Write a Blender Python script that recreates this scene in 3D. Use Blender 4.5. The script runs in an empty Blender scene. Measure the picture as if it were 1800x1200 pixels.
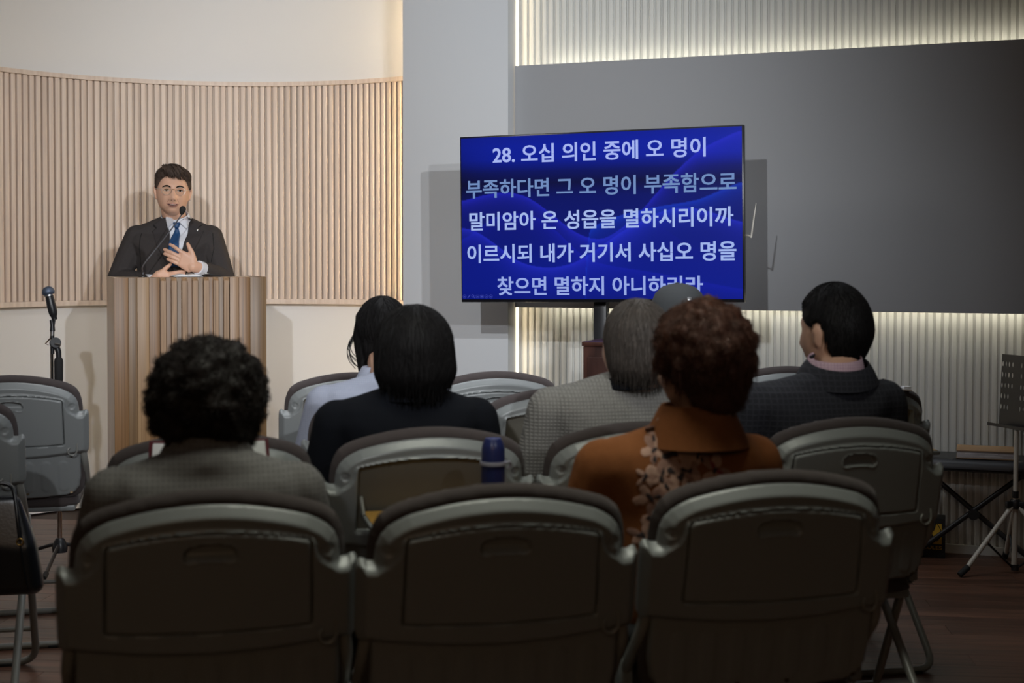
import bpy, bmesh, math, random
import numpy as np
from mathutils import Vector, Matrix
from mathutils.bvhtree import BVHTree

random.seed(7)
RNG = np.random.default_rng(7)
sc = bpy.context.scene
COL = sc.collection
R = math.radians
PI = math.pi

# ------------------------------------------------------------------ camera
CAM_H = 1.29
F = 2500.0
PITCH = R(1.2)
HOR = 455.0
cam_d = bpy.data.cameras.new('camera')
cam = bpy.data.objects.new('camera', cam_d)
COL.objects.link(cam)
cam.location = (0, 0, CAM_H)
cam.rotation_euler = (PI / 2 - PITCH, 0, 0)
cam_d.sensor_width = 36
cam_d.lens = 50
cam_d.shift_y = -(600 - (HOR + F * math.tan(PITCH))) / 1800
cam_d.dof.use_dof = True
cam_d.dof.focus_distance = 6.5
cam_d.dof.aperture_fstop = 4.5
cam_d.clip_start = 0.05
sc.camera = cam

# ------------------------------------------------------------------ light and exposure
sc.view_settings.view_transform = 'Standard'
sc.view_settings.look = 'None'
sc.view_settings.gamma = 1
sc.view_settings.exposure = 0.0
sc.view_settings.use_curve_mapping = False
sc.cycles.use_denoising = True
sc.cycles.max_bounces = 7
sc.cycles.sample_clamp_indirect = 4.0
w = bpy.data.worlds.new('world'); sc.world = w; w.use_nodes = True
w.node_tree.nodes['Background'].inputs[0].default_value = (0.02, 0.02, 0.022, 1)
w.node_tree.nodes['Background'].inputs[1].default_value = 1.0


def lamp(name, kind, loc, target, power, color, **kw):
    d = bpy.data.lights.new(name, kind)
    o = bpy.data.objects.new(name, d); COL.objects.link(o)
    o.location = loc
    v = Vector(target) - Vector(loc)
    o.rotation_euler = v.to_track_quat('-Z', 'Y').to_euler()
    d.energy = power; d.color = color
    for k, x in kw.items():
        setattr(d, k, x)
    return o


COOL = (0.93, 0.96, 1.0)
lamp('stage_spot_right', 'SPOT', (1.5, 0.2, 2.66), (-1.2, 6.9, 1.55), 460, COOL, spot_size=R(44), spot_blend=0.9, shadow_soft_size=0.03)
lamp('stage_spot_left', 'SPOT', (-0.85, 0.2, 2.66), (-0.35, 6.9, 1.50), 440, COOL, spot_size=R(50), spot_blend=0.9, shadow_soft_size=0.03)
lamp('stage_spot_rear', 'SPOT', (1.9, -2.7, 2.68), (-0.3, 6.9, 1.80), 560, COOL, spot_size=R(25), spot_blend=0.9, shadow_soft_size=0.04)
lamp('rear_fill', 'AREA', (-0.4, -2.0, 2.4), (0.0, 2.5, 0.8), 8.5, (1.0, 0.66, 0.38), shape='RECTANGLE', size=2.5, size_y=0.8)  # added warm fill, standing in for bounce on the chair backs
lamp('stage_downlight', 'AREA', (-1.5, 4.9, 2.7), (-1.35, 6.3, 1.2), 8, (1, 0.98, 0.95), shape='DISK', size=0.5)
lamp('hall_light', 'AREA', (0.1, 2.55, 2.74), (0.1, 2.55, 0), 9.5, (0.92, 0.94, 0.80), shape='RECTANGLE', size=1.2, size_y=0.5, spread=R(110))
lamp('hall_light_front', 'AREA', (0.0, 4.9, 2.74), (0.0, 4.9, 0), 14.0, (0.90, 0.95, 1.0), shape='RECTANGLE', size=2.6, size_y=0.5, spread=R(120))


def P(px, py, Y):
    """a point of the room at depth Y (metres) read off the photograph"""
    return Vector(((px - 900) / F * Y, Y, CAM_H - (py - HOR) * Y / F))


# ------------------------------------------------------------------ materials
def nmat(name):
    m = bpy.data.materials.new(name); m.use_nodes = True
    return m, m.node_tree, m.node_tree.nodes['Principled BSDF']


def mat(name, col, rough=0.5, metal=0.0, var=0.0, vscale=20.0, bump=0.0, bscale=200.0, spec=0.5, coat=0.0, sheen=0.0):
    m, nt, b = nmat(name)
    b.inputs['Base Color'].default_value = (*col, 1)
    b.inputs['Roughness'].default_value = rough
    b.inputs['Metallic'].default_value = metal
    b.inputs['Specular IOR Level'].default_value = spec
    b.inputs['Coat Weight'].default_value = coat
    b.inputs['Sheen Weight'].default_value = sheen
    tc = nt.nodes.new('ShaderNodeTexCoord')
    if var > 0:
        n = nt.nodes.new('ShaderNodeTexNoise'); n.inputs['Scale'].default_value = vscale; n.inputs['Detail'].default_value = 4
        nt.links.new(tc.outputs['Object'], n.inputs['Vector'])
        mx = nt.nodes.new('ShaderNodeMix'); mx.data_type = 'RGBA'
        nt.links.new(n.outputs['Fac'], mx.inputs['Factor'])
        mx.inputs['A'].default_value = (*[c * (1 - var) for c in col], 1)
        mx.inputs['B'].default_value = (*[min(1, c * (1 + var)) for c in col], 1)
        nt.links.new(mx.outputs['Result'], b.inputs['Base Color'])
    if bump > 0:
        n = nt.nodes.new('ShaderNodeTexNoise'); n.inputs['Scale'].default_value = bscale
        nt.links.new(tc.outputs['Object'], n.inputs['Vector'])
        bp = nt.nodes.new('ShaderNodeBump'); bp.inputs['Strength'].default_value = bump; bp.inputs['Distance'].default_value = 0.001
        nt.links.new(n.outputs['Fac'], bp.inputs['Height'])
        nt.links.new(bp.outputs['Normal'], b.inputs['Normal'])
    return m


def wood(name, c1, c2, scale=(60, 60, 1.6), rough=0.45, rnd=0.12, contrast=(0.35, 0.65), sat=1.0):
    m, nt, b = nmat(name)
    L = nt.links.new
    tc = nt.nodes.new('ShaderNodeTexCoord'); mp = nt.nodes.new('ShaderNodeMapping')
    oi = nt.nodes.new('ShaderNodeObjectInfo')
    L(tc.outputs['Object'], mp.inputs['Vector']); mp.inputs['Scale'].default_value = scale
    add = nt.nodes.new('ShaderNodeVectorMath'); add.operation = 'ADD'
    mul = nt.nodes.new('ShaderNodeMath'); mul.operation = 'MULTIPLY'; mul.inputs[1].default_value = 57
    L(oi.outputs['Random'], mul.inputs[0]); L(mp.outputs['Vector'], add.inputs[0]); L(mul.outputs[0], add.inputs[1])
    n = nt.nodes.new('ShaderNodeTexNoise'); n.inputs['Scale'].default_value = 1; n.inputs['Detail'].default_value = 5
    n.inputs['Distortion'].default_value = 0.6
    L(add.outputs[0], n.inputs['Vector'])
    cr = nt.nodes.new('ShaderNodeValToRGB')
    cr.color_ramp.elements[0].position = contrast[0]; cr.color_ramp.elements[0].color = (*c1, 1)
    cr.color_ramp.elements[1].position = contrast[1]; cr.color_ramp.elements[1].color = (*c2, 1)
    L(n.outputs['Fac'], cr.inputs['Fac'])
    hs = nt.nodes.new('ShaderNodeHueSaturation')
    mr = nt.nodes.new('ShaderNodeMapRange'); mr.inputs['To Min'].default_value = 1 - rnd; mr.inputs['To Max'].default_value = 1 + rnd
    L(oi.outputs['Random'], mr.inputs['Value']); L(mr.outputs[0], hs.inputs['Value'])
    hs.inputs['Saturation'].default_value = sat
    L(cr.outputs['Color'], hs.inputs['Color']); L(hs.outputs['Color'], b.inputs['Base Color'])
    b.inputs['Roughness'].default_value = rough
    return m


def check_mat(name, base, line, scale, rough=0.9, thin=0.85, bump=0.3):
    """woven cloth with a faint grid"""
    m, nt, b = nmat(name); L = nt.links.new
    tc = nt.nodes.new('ShaderNodeTexCoord')
    facs = []
    for axis in ('X', 'Z'):
        wv = nt.nodes.new('ShaderNodeTexWave'); wv.bands_direction = axis; wv.inputs['Scale'].default_value = scale
        wv.inputs['Distortion'].default_value = 0.6; wv.inputs['Detail Scale'].default_value = 3
        L(tc.outputs['Object'], wv.inputs['Vector'])
        mr = nt.nodes.new('ShaderNodeMapRange'); mr.inputs['From Min'].default_value = thin
        L(wv.outputs['Fac'], mr.inputs['Value']); facs.append(mr)
    mx0 = nt.nodes.new('ShaderNodeMath'); mx0.operation = 'MAXIMUM'
    L(facs[0].outputs[0], mx0.inputs[0]); L(facs[1].outputs[0], mx0.inputs[1])
    ns = nt.nodes.new('ShaderNodeTexNoise'); ns.inputs['Scale'].default_value = 90
    L(tc.outputs['Object'], ns.inputs['Vector'])
    mu = nt.nodes.new('ShaderNodeMath'); mu.operation = 'MULTIPLY'
    L(mx0.outputs[0], mu.inputs[0]); L(ns.outputs['Fac'], mu.inputs[1])
    mx = nt.nodes.new('ShaderNodeMix'); mx.data_type = 'RGBA'
    L(mu.outputs[0], mx.inputs['Factor'])
    mx.inputs['A'].default_value = (*base, 1); mx.inputs['B'].default_value = (*line, 1)
    L(mx.outputs['Result'], b.inputs['Base Color'])
    b.inputs['Roughness'].default_value = rough
    bp = nt.nodes.new('ShaderNodeBump'); bp.inputs['Strength'].default_value = bump; bp.inputs['Distance'].default_value = 0.002
    L(mx0.outputs[0], bp.inputs['Height']); L(bp.outputs['Normal'], b.inputs['Normal'])
    return m


def emit(name, col, strength):
    m = bpy.data.materials.new(name); m.use_nodes = True; nt = m.node_tree
    nt.nodes.clear()
    e = nt.nodes.new('ShaderNodeEmission'); o = nt.nodes.new('ShaderNodeOutputMaterial')
    e.inputs[0].default_value = (*col, 1); e.inputs[1].default_value = strength
    nt.links.new(e.outputs[0], o.inputs[0])
    return m


M = {}
M['wall'] = mat('white_wall_paint', (0.76, 0.757, 0.75), 0.7, var=0.01, vscale=2, bump=0.05, bscale=120)
M['pillar'] = mat('pillar_paint', (0.60, 0.615, 0.63), 0.7, bump=0.05, bscale=120)
M['panel'] = mat('grey_panel_paint', (0.345, 0.353, 0.368), 0.6, var=0.01, vscale=3, bump=0.05, bscale=150)
M['batten'] = mat('white_batten_paint', (0.70, 0.70, 0.66), 0.55)
M['batten_board_shade'] = mat('batten_paint_groove_shade', (0.60, 0.60, 0.575), 0.7)  # batten paint darkened: the groove shade is put into the board colour
M['dark_wall'] = mat('rear_wall_paint', (0.16, 0.15, 0.14), 0.8)
M['ceiling'] = mat('ceiling_paint', (0.35, 0.35, 0.34), 0.8)
M['slat'] = wood('pale_ash_wood', (0.66, 0.54, 0.455), (0.77, 0.655, 0.565), (50, 50, 1.3), 0.5, 0.05)
M['slat_back'] = mat('slat_backing', (0.58, 0.48, 0.39), 0.6)
M['floor'] = wood('floor_laminate', (0.060, 0.026, 0.016), (0.135, 0.062, 0.038), (2.2, 45, 40), 0.38, 0.22)
M['floor_base'] = mat('floor_underlay', (0.03, 0.015, 0.01), 0.6)
M['plank_a'] = wood('lectern_wood_brown', (0.15, 0.090, 0.052), (0.29, 0.185, 0.115), (110, 110, 1.2), 0.4, 0.08, sat=1.3)
M['plank_b'] = wood('lectern_wood_grey', (0.24, 0.160, 0.100), (0.35, 0.245, 0.160), (120, 120, 1.2), 0.4, 0.08, sat=1.3)
M['plank_c'] = wood('lectern_wood_honey', (0.25, 0.145, 0.075), (0.44, 0.275, 0.155), (90, 90, 2.0), 0.4, 0.08)
M['plank_d'] = wood('lectern_wood_olive', (0.135, 0.088, 0.053), (0.225, 0.155, 0.100), (130, 130, 1.2), 0.4, 0.08, sat=1.3)
M['lectern_side'] = wood('lectern_wood_side', (0.50, 0.38, 0.27), (0.62, 0.49, 0.37), (60, 60, 1.2), 0.4, 0.02)
M['plastic'] = mat('chair_grey_plastic', (0.196, 0.208, 0.208), 0.34, var=0.03, vscale=8, bump=0.12, bscale=900, spec=0.5)
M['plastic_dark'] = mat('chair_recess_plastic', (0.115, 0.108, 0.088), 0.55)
M['cushion'] = mat('chair_brown_fabric', (0.046, 0.035, 0.034), 0.9, var=0.1, vscale=60, bump=0.3, bscale=900, sheen=0.12)
M['tube'] = mat('chair_frame_paint', (0.20, 0.20, 0.185), 0.35, spec=0.6)
M['screw'] = mat('screw_brass', (0.10, 0.07, 0.04), 0.4, metal=0.8)
M['hole'] = mat('dark_hole', (0.02, 0.02, 0.018), 0.6)
M['tray_wood'] = mat('tray_yellow_laminate', (0.42, 0.23, 0.05), 0.4, var=0.1, vscale=15)
M['black'] = mat('black_plastic', (0.015, 0.015, 0.017), 0.35)
M['neck_lit'] = mat('gooseneck_black_lit', (0.10, 0.10, 0.11), 0.4)  # black neck lightened; the light on it is put into the colour
M['rubber'] = mat('black_rubber', (0.01, 0.01, 0.01), 0.8)
M['chrome'] = mat('chrome', (0.6, 0.55, 0.5), 0.15, metal=1)
M['steel'] = mat('brushed_steel', (0.5, 0.5, 0.5), 0.35, metal=1)
M['cream_metal'] = mat('cream_enamel', (0.50, 0.47, 0.41), 0.35)
M['tv'] = mat('tv_black', (0.006, 0.006, 0.008), 0.25)
M['cabinet'] = wood('dark_walnut', (0.028, 0.010, 0.008), (0.06, 0.022, 0.015), (30, 30, 3), 0.4, 0.0)
M['skin'] = mat('skin', (0.72, 0.43, 0.30), 0.5, var=0.05, vscale=25, bump=0.05, bscale=400)
M['skin'].node_tree.nodes['Principled BSDF'].inputs['Subsurface Weight'].default_value = 0.08
M['skin'].node_tree.nodes['Principled BSDF'].inputs['Subsurface Radius'].default_value = (0.01, 0.004, 0.002)
M['skin2'] = mat('skin_tan', (0.42, 0.24, 0.16), 0.55, var=0.05, vscale=25)
M['lip'] = mat('lips', (0.46, 0.215, 0.17), 0.45)
M['teeth'] = mat('teeth', (0.42, 0.36, 0.33), 0.3)
M['nail'] = mat('nails', (0.60, 0.37, 0.30), 0.3)
M['eye_dark'] = mat('eye_iris', (0.012, 0.008, 0.006), 0.15)
M['eye_white'] = mat('eye_white', (0.55, 0.50, 0.47), 0.3)
M['hair_speaker'] = mat('hair_dark_brown', (0.062, 0.041, 0.031), 0.62, var=0.5, vscale=60, bump=0.8, bscale=350, spec=0.3)
M['hair_black'] = mat('hair_black', (0.0045, 0.0038, 0.0038), 0.65, var=0.4, vscale=60, bump=0.8, bscale=350, spec=0.14)
M['hair_curly'] = mat('hair_black_brown', (0.011, 0.007, 0.006), 0.62, var=0.4, vscale=60, bump=0.8, bscale=350, spec=0.3)
M['hair_auburn'] = mat('hair_auburn', (0.050, 0.016, 0.007), 0.62, var=0.5, vscale=50, bump=0.8, bscale=350, spec=0.3)
M['hair_grey'] = mat('hair_grey', (0.046, 0.037, 0.031), 0.62, var=0.5, vscale=70, bump=0.8, bscale=350, spec=0.3)
M['suit'] = mat('charcoal_suit', (0.050, 0.044, 0.043), 0.9, var=0.1, vscale=120, bump=0.2, bscale=700, spec=0.2)
M['suit_edge'] = mat('charcoal_suit_lapel', (0.045, 0.0395, 0.040), 0.9, spec=0.2, bump=0.2, bscale=700)
M['seam_shade'] = mat('dark_seam_and_shade', (0.010, 0.009, 0.009), 0.9)  # dark line tone, also the painted shade of the sleeve creases
M['shirt'] = mat('white_shirt', (0.72, 0.74, 0.80), 0.8)
M['tie'] = mat('blue_tie', (0.010, 0.060, 0.17), 0.5, var=0.15, vscale=200)
M['trouser'] = mat('dark_trousers', (0.02, 0.02, 0.022), 0.9)
M['shoe'] = mat('shoe_leather', (0.012, 0.011, 0.01), 0.4)
M['tweed'] = check_mat('grey_tweed', (0.11, 0.106, 0.104), (0.19, 0.182, 0.178), 34, thin=0.2, bump=0.1)
M['orange'] = mat('orange_knit', (0.205, 0.076, 0.028), 0.95, var=0.12, vscale=90, bump=0.9, bscale=380, spec=0.1)
M['petal'] = mat('petal_print', (0.42, 0.26, 0.20), 0.9, var=0.25, vscale=60)
M['petal_2'] = mat('petal_print_dusky', (0.27, 0.15, 0.115), 0.9, var=0.3, vscale=60)
M['petal_dark'] = mat('petal_centre_print', (0.03, 0.02, 0.022), 0.9)
M['petal_red'] = mat('petal_red_print', (0.20, 0.03, 0.04), 0.9)
M['black_knit'] = mat('black_knit', (0.0055, 0.0062, 0.0085), 0.97, bump=0.5, bscale=500, spec=0.1)
M['blue_shirt'] = check_mat('pale_blue_shirt', (0.30, 0.32, 0.39), (0.23, 0.25, 0.33), 55, thin=0.55, bump=0.1)
M['grey_knit'] = check_mat('grey_knit', (0.20, 0.192, 0.175), (0.095, 0.09, 0.08), 36, thin=0.45, bump=0.8)
M['pale_shirt'] = mat('pale_grey_shirt', (0.34, 0.34, 0.33), 0.85)
M['blazer'] = check_mat('navy_check_blazer', (0.008, 0.0085, 0.0135), (0.028, 0.028, 0.038), 22, thin=0.72)
M['pink_check'] = check_mat('pink_check_shirt', (0.48, 0.34, 0.38), (0.30, 0.17, 0.25), 45, thin=0.6, bump=0.0)
M['cap'] = mat('charcoal_cap', (0.035, 0.038, 0.040), 0.85, bump=0.3, bscale=500)
M['white'] = mat('white_paper', (0.75, 0.75, 0.76), 0.8)
M['print'] = mat('grey_print', (0.45, 0.45, 0.47), 0.8)
M['navy'] = mat('navy_enamel', (0.018, 0.026, 0.11), 0.3, spec=0.6)
M['thermos_ring'] = mat('pale_steel_ring', (0.35, 0.35, 0.42), 0.35)
M['leather'] = mat('black_leather', (0.007, 0.008, 0.011), 0.3, bump=0.25, bscale=160, spec=0.6)
M['gold'] = mat('gold_metal', (0.6, 0.38, 0.12), 0.3, metal=1)
M['burgundy'] = mat('burgundy_cover', (0.09, 0.008, 0.014), 0.5)
M['kraft'] = mat('kraft_cover', (0.33, 0.21, 0.12), 0.8, var=0.08, vscale=12)
M['pages'] = mat('page_block', (0.42, 0.39, 0.40), 0.8, var=0.25, vscale=40)
M['bench_pad'] = mat('black_bench_vinyl', (0.028, 0.028, 0.033), 0.42, bump=0.2, bscale=250)
M['box_black'] = mat('black_carton', (0.012, 0.012, 0.012), 0.5)
M['box_yellow'] = mat('yellow_print', (0.58, 0.34, 0.03), 0.5)
M['led_warm'] = emit('led_warm', (1.0, 0.74, 0.42), 70)
M['led_white'] = emit('led_white', (1.0, 0.93, 0.74), 16)
M['led_side'] = emit('led_side', (1.0, 0.80, 0.52), 9)
M['mic_grille'] = mat('mic_grille', (0.10, 0.13, 0.19), 0.4, metal=0.6, bump=1.0, bscale=600)
M['glass'] = bpy.data.materials.new('lens_glass'); M['glass'].use_nodes = True
_n = M['glass'].node_tree; _n.nodes.clear()
_o, _mx, _t, _g, _f = (_n.nodes.new('ShaderNode' + k) for k in ('OutputMaterial', 'MixShader', 'BsdfTransparent', 'BsdfGlossy', 'Fresnel'))
_g.inputs['Roughness'].default_value = 0.03; _f.inputs['IOR'].default_value = 1.4; _t.inputs[0].default_value = (0.96, 0.96, 0.96, 1)
_n.links.new(_f.outputs[0], _mx.inputs[0]); _n.links.new(_t.outputs[0], _mx.inputs[1]); _n.links.new(_g.outputs[0], _mx.inputs[2]); _n.links.new(_mx.outputs[0], _o.inputs[0])


# ------------------------------------------------------------------ object helpers
def thing(name, label=None, cat=None, loc=(0, 0, 0), rz=0.0, group=None, kind=None):
    o = bpy.data.objects.new(name, None); COL.objects.link(o)
    o.empty_display_size = 0.1
    o.location = loc; o.rotation_euler = (0, 0, rz)
    if label: o['label'] = label
    if cat: o['category'] = cat
    if group: o['group'] = group
    if kind: o['kind'] = kind
    return o


def finish(name, me, material, parent=None, smooth=True, angle=40, label=None, kind=None):
    if material is not None:
        for m_ in (material if isinstance(material, (list, tuple)) else [material]):
            me.materials.append(m_)
    if smooth:
        me.polygons.foreach_set('use_smooth', [True] * len(me.polygons))
        me.set_sharp_from_angle(angle=R(angle))
    o = bpy.data.objects.new(name, me); COL.objects.link(o)
    if parent is not None: o.parent = parent
    if label: o['label'] = label
    if kind: o['kind'] = kind
    return o


def from_bm(name, bm, material, parent=None, **kw):
    me = bpy.data.meshes.new(name)
    bmesh.ops.recalc_face_normals(bm, faces=bm.faces)
    bm.to_mesh(me); bm.free()
    return finish(name, me, material, parent, **kw)


def raw(name, V, Fc, material, parent=None, **kw):
    me = bpy.data.meshes.new(name)
    me.from_pydata([tuple(map(float, v)) for v in V], [], [tuple(int(i) for i in f) for f in Fc])
    me.update()
    return finish(name, me, material, parent, **kw)


def add_box(bm, c, s, bevel=0.0, rot=None, seg=2):
    r = bmesh.ops.create_cube(bm, size=1)
    vs = r['verts']
    bmesh.ops.scale(bm, vec=s, verts=vs)
    if bevel > 0:
        es = list({e for v in vs for e in v.link_edges})
        rb = bmesh.ops.bevel(bm, geom=es, offset=bevel, segments=seg, affect='EDGES', profile=0.5)
        vs = list({v for f in rb['faces'] for v in f.verts} | {v for v in vs if v.is_valid})
    if rot is not None:
        bmesh.ops.rotate(bm, cent=(0, 0, 0), matrix=rot, verts=vs)
    bmesh.ops.translate(bm, vec=c, verts=vs)
    return vs


def box(name, c, s, material, parent=None, bevel=0.0, rot=None, **kw):
    bm = bmesh.new(); add_box(bm, c, s, bevel, rot)
    return from_bm(name, bm, material, parent, **kw)


def add_tube(bm, pts, rad, seg=10, cap=True):
    pts = [Vector(p) for p in pts]
    n = len(pts)
    rads = rad if isinstance(rad, (list, tuple)) else [rad] * n
    rings = []
    prev = None
    for i, p in enumerate(pts):
        t = (pts[min(i + 1, n - 1)] - pts[max(i - 1, 0)]).normalized()
        if prev is None:
            a = Vector((0, 0, 1)) if abs(t.z) < 0.9 else Vector((1, 0, 0))
            x = t.cross(a).normalized()
        else:
            x = (prev - t * prev.dot(t)).normalized()
        prev = x
        y = t.cross(x)
        rings.append([bm.verts.new(p + (x * math.cos(2 * PI * k / seg) + y * math.sin(2 * PI * k / seg)) * rads[i]) for k in range(seg)])
    for a, b in zip(rings[:-1], rings[1:]):
        for k in range(seg):
            bm.faces.new((a[k], a[(k + 1) % seg], b[(k + 1) % seg], b[k]))
    if cap:
        bm.faces.new(rings[0][::-1]); bm.faces.new(rings[-1])


def smooth_path(pts, k=6):
    """Catmull-Rom through the points"""
    pts = [Vector(p) for p in pts]
    P_ = [pts[0] * 2 - pts[1]] + pts + [pts[-1] * 2 - pts[-2]]
    out = []
    for i in range(1, len(P_) - 2):
        a, b, c, d = P_[i - 1:i + 3]
        for j in range(k):
            t = j / k
            out.append(0.5 * ((2 * b) + (c - a) * t + (2 * a - 5 * b + 4 * c - d) * t * t + (3 * b - a - 3 * c + d) * t ** 3))
    out.append(pts[-1])
    return out


def round_path(pts, r=0.04, k=5):
    """straight runs with rounded bends (bent steel tube)"""
    pts = [Vector(p) for p in pts]
    out = [pts[0]]
    for i in range(1, len(pts) - 1):
        a, b, c = pts[i - 1:i + 2]
        da, dc = (a - b), (c - b)
        q = min(r, da.length * 0.45, dc.length * 0.45)
        s, e = b + da.normalized() * q, b + dc.normalized() * q
        for j in range(k + 1):
            t = j / k
            out.append(s * (1 - t) ** 2 + b * 2 * t * (1 - t) + e * t * t)
    out.append(pts[-1])
    return out


def tube(name, pts, rad, material, parent=None, seg=10, **kw):
    bm = bmesh.new(); add_tube(bm, pts, rad, seg)
    return from_bm(name, bm, material, parent, **kw)


def add_lathe(bm, prof, seg=24, mtx=None):
    """prof: list of (r, z); closes at both ends"""
    rings = []
    mtx = mtx or Matrix()
    for r, z in prof:
        rings.append([bm.verts.new(mtx @ Vector((max(r, 1e-5) * math.cos(2 * PI * k / seg), max(r, 1e-5) * math.sin(2 * PI * k / seg), z))) for k in range(seg)])
    for a, b in zip(rings[:-1], rings[1:]):
        for k in range(seg):
            bm.faces.new((a[k], a[(k + 1) % seg], b[(k + 1) % seg], b[k]))
    bm.faces.new(rings[0][::-1]); bm.faces.new(rings[-1])


def lathe(name, prof, material, parent=None, seg=24, mtx=None, **kw):
    bm = bmesh.new(); add_lathe(bm, prof, seg, mtx)
    return from_bm(name, bm, material, parent, **kw)


def prism(name, poly, z0, z1, material, parent=None, mtx=None, **kw):
    """poly in xy extruded z0..z1"""
    mtx = mtx or Matrix()
    n = len(poly)
    V = [mtx @ Vector((x, y, z0)) for x, y in poly] + [mtx @ Vector((x, y, z1)) for x, y in poly]
    Fc = [list(range(n))[::-1], list(range(n, 2 * n))] + [[i, (i + 1) % n, n + (i + 1) % n, n + i] for i in range(n)]
    bm = bmesh.new()
    vs = [bm.verts.new(v) for v in V]
    for f in Fc: bm.faces.new([vs[i] for i in f])
    return from_bm(name, bm, material, parent, **kw)


def dup(root, loc=None, rz=None, label=None, group=None):
    r = root.copy(); COL.objects.link(r)
    if loc is not None: r.location = loc
    if rz is not None: r.rotation_euler = (0, 0, rz)
    if label: r['label'] = label
    if group: r['group'] = group
    for ch in list(root.children):
        c = ch.copy(); COL.objects.link(c); c.parent = r
        for g in list(ch.children):
            d = g.copy(); COL.objects.link(d); d.parent = c
    return r


# ---- plates: an outline filled with a fine grid whose height follows a function
def poly_sdf(U, poly):
    A = np.asarray(poly, float); B = np.roll(A, -1, 0)
    d = np.full(len(U), 1e9); inside = np.zeros(len(U), bool)
    for a, b in zip(A, B):
        e = b - a; wv = U - a
        t = np.clip((wv @ e) / max(e @ e, 1e-12), 0, 1)
        q = wv - t[:, None] * e
        d = np.minimum(d, np.einsum('ij,ij->i', q, q))
        c1 = (a[1] > U[:, 1]) != (b[1] > U[:, 1])
        if e[1] != 0:
            xs = a[0] + (U[:, 1] - a[1]) / e[1] * e[0]
            inside ^= c1 & (U[:, 0] < xs)
    d = np.sqrt(d)
    return np.where(inside, -d, d)


def field_grid(poly, res):
    A = np.asarray(poly, float)
    lo, hi = A.min(0) - res, A.max(0) + res
    nx, ny = int((hi[0] - lo[0]) / res) + 2, int((hi[1] - lo[1]) / res) + 2
    xs = lo[0] + np.arange(nx) * res; ys = lo[1] + np.arange(ny) * res
    G = np.stack(np.meshgrid(xs, ys, indexing='ij'), -1).reshape(-1, 2)
    d = poly_sdf(G, A)
    ok = (d < 0.45 * res).reshape(nx, ny)
    idx = np.arange(nx * ny).reshape(nx, ny)
    cell = ok[:-1, :-1] & ok[1:, :-1] & ok[1:, 1:] & ok[:-1, 1:]
    q = np.stack([idx[:-1, :-1], idx[1:, :-1], idx[1:, 1:], idx[:-1, 1:]], -1)[cell]
    if len(q) == 0: return None
    e = np.concatenate([q[:, [0, 1]], q[:, [1, 2]], q[:, [2, 3]], q[:, [3, 0]]])
    key = {}
    for a, b in e.tolist():
        if (b, a) in key: del key[(b, a)]
        else: key[(a, b)] = 1
    bedges = list(key.keys())
    used = np.unique(q); remap = -np.ones(nx * ny, int); remap[used] = np.arange(len(used))
    U = G[used].copy(); q = remap[q]; be = [(int(remap[a]), int(remap[b])) for a, b in bedges]
    bset = np.array(sorted({i for ed in be for i in ed}))
    h = res * 0.1
    for _ in range(3):
        Ub = U[bset]; d0 = poly_sdf(Ub, A)
        gx = (poly_sdf(Ub + [h, 0], A) - poly_sdf(Ub - [h, 0], A)) / (2 * h)
        gy = (poly_sdf(Ub + [0, h], A) - poly_sdf(Ub - [0, h], A)) / (2 * h)
        g = np.stack([gx, gy], -1); g /= np.maximum(np.linalg.norm(g, axis=1, keepdims=True), 0.3)
        U[bset] = Ub - g * d0[:, None]
    d = poly_sdf(U, A); d[bset] = 0
    return U, q, be, d


def plate(name, poly, res, front, back, mp, material, parent=None, **kw):
    g = field_grid(poly, res)
    U, q, be, d = g
    wf, wb = front(U, d), back(U, d)
    Vf, Vb = mp(U, wf), mp(U, wb)
    n = len(U)
    V = np.concatenate([Vf, Vb])
    Fc = [list(map(int, f)) for f in q] + [[int(i) + n for i in f[::-1]] for f in q] + [[b, a, a + n, b + n] for a, b in be]
    me = bpy.data.meshes.new(name)
    me.from_pydata(V.tolist(), [], Fc); me.update()
    bm = bmesh.new(); bm.from_mesh(me); bmesh.ops.recalc_face_normals(bm, faces=bm.faces); bm.to_mesh(me); bm.free()
    return finish(name, me, material, parent, **kw)


def rnd(x, r):
    t = np.clip(x / r, 0, 1)
    return np.sqrt(np.clip(1 - (1 - t) ** 2, 0, 1))


def sstep(a, b, x):
    t = np.clip((x - a) / (b - a), 0, 1)
    return t * t * (3 - 2 * t)


def mirror(half):
    """half outline on u>=0 from top centre down to bottom centre -> closed outline"""
    return [tuple(p) for p in half] + [(-u, v) for u, v in half[::-1] if u > 1e-6]


def chaikin(poly, n=2):
    P_ = [np.array(p, float) for p in poly]
    for _ in range(n):
        Q = []
        for i in range(len(P_)):
            a, b = P_[i], P_[(i + 1) % len(P_)]
            Q += [a * 0.75 + b * 0.25, a * 0.25 + b * 0.75]
        P_ = Q
    return [tuple(p) for p in P_]


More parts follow.
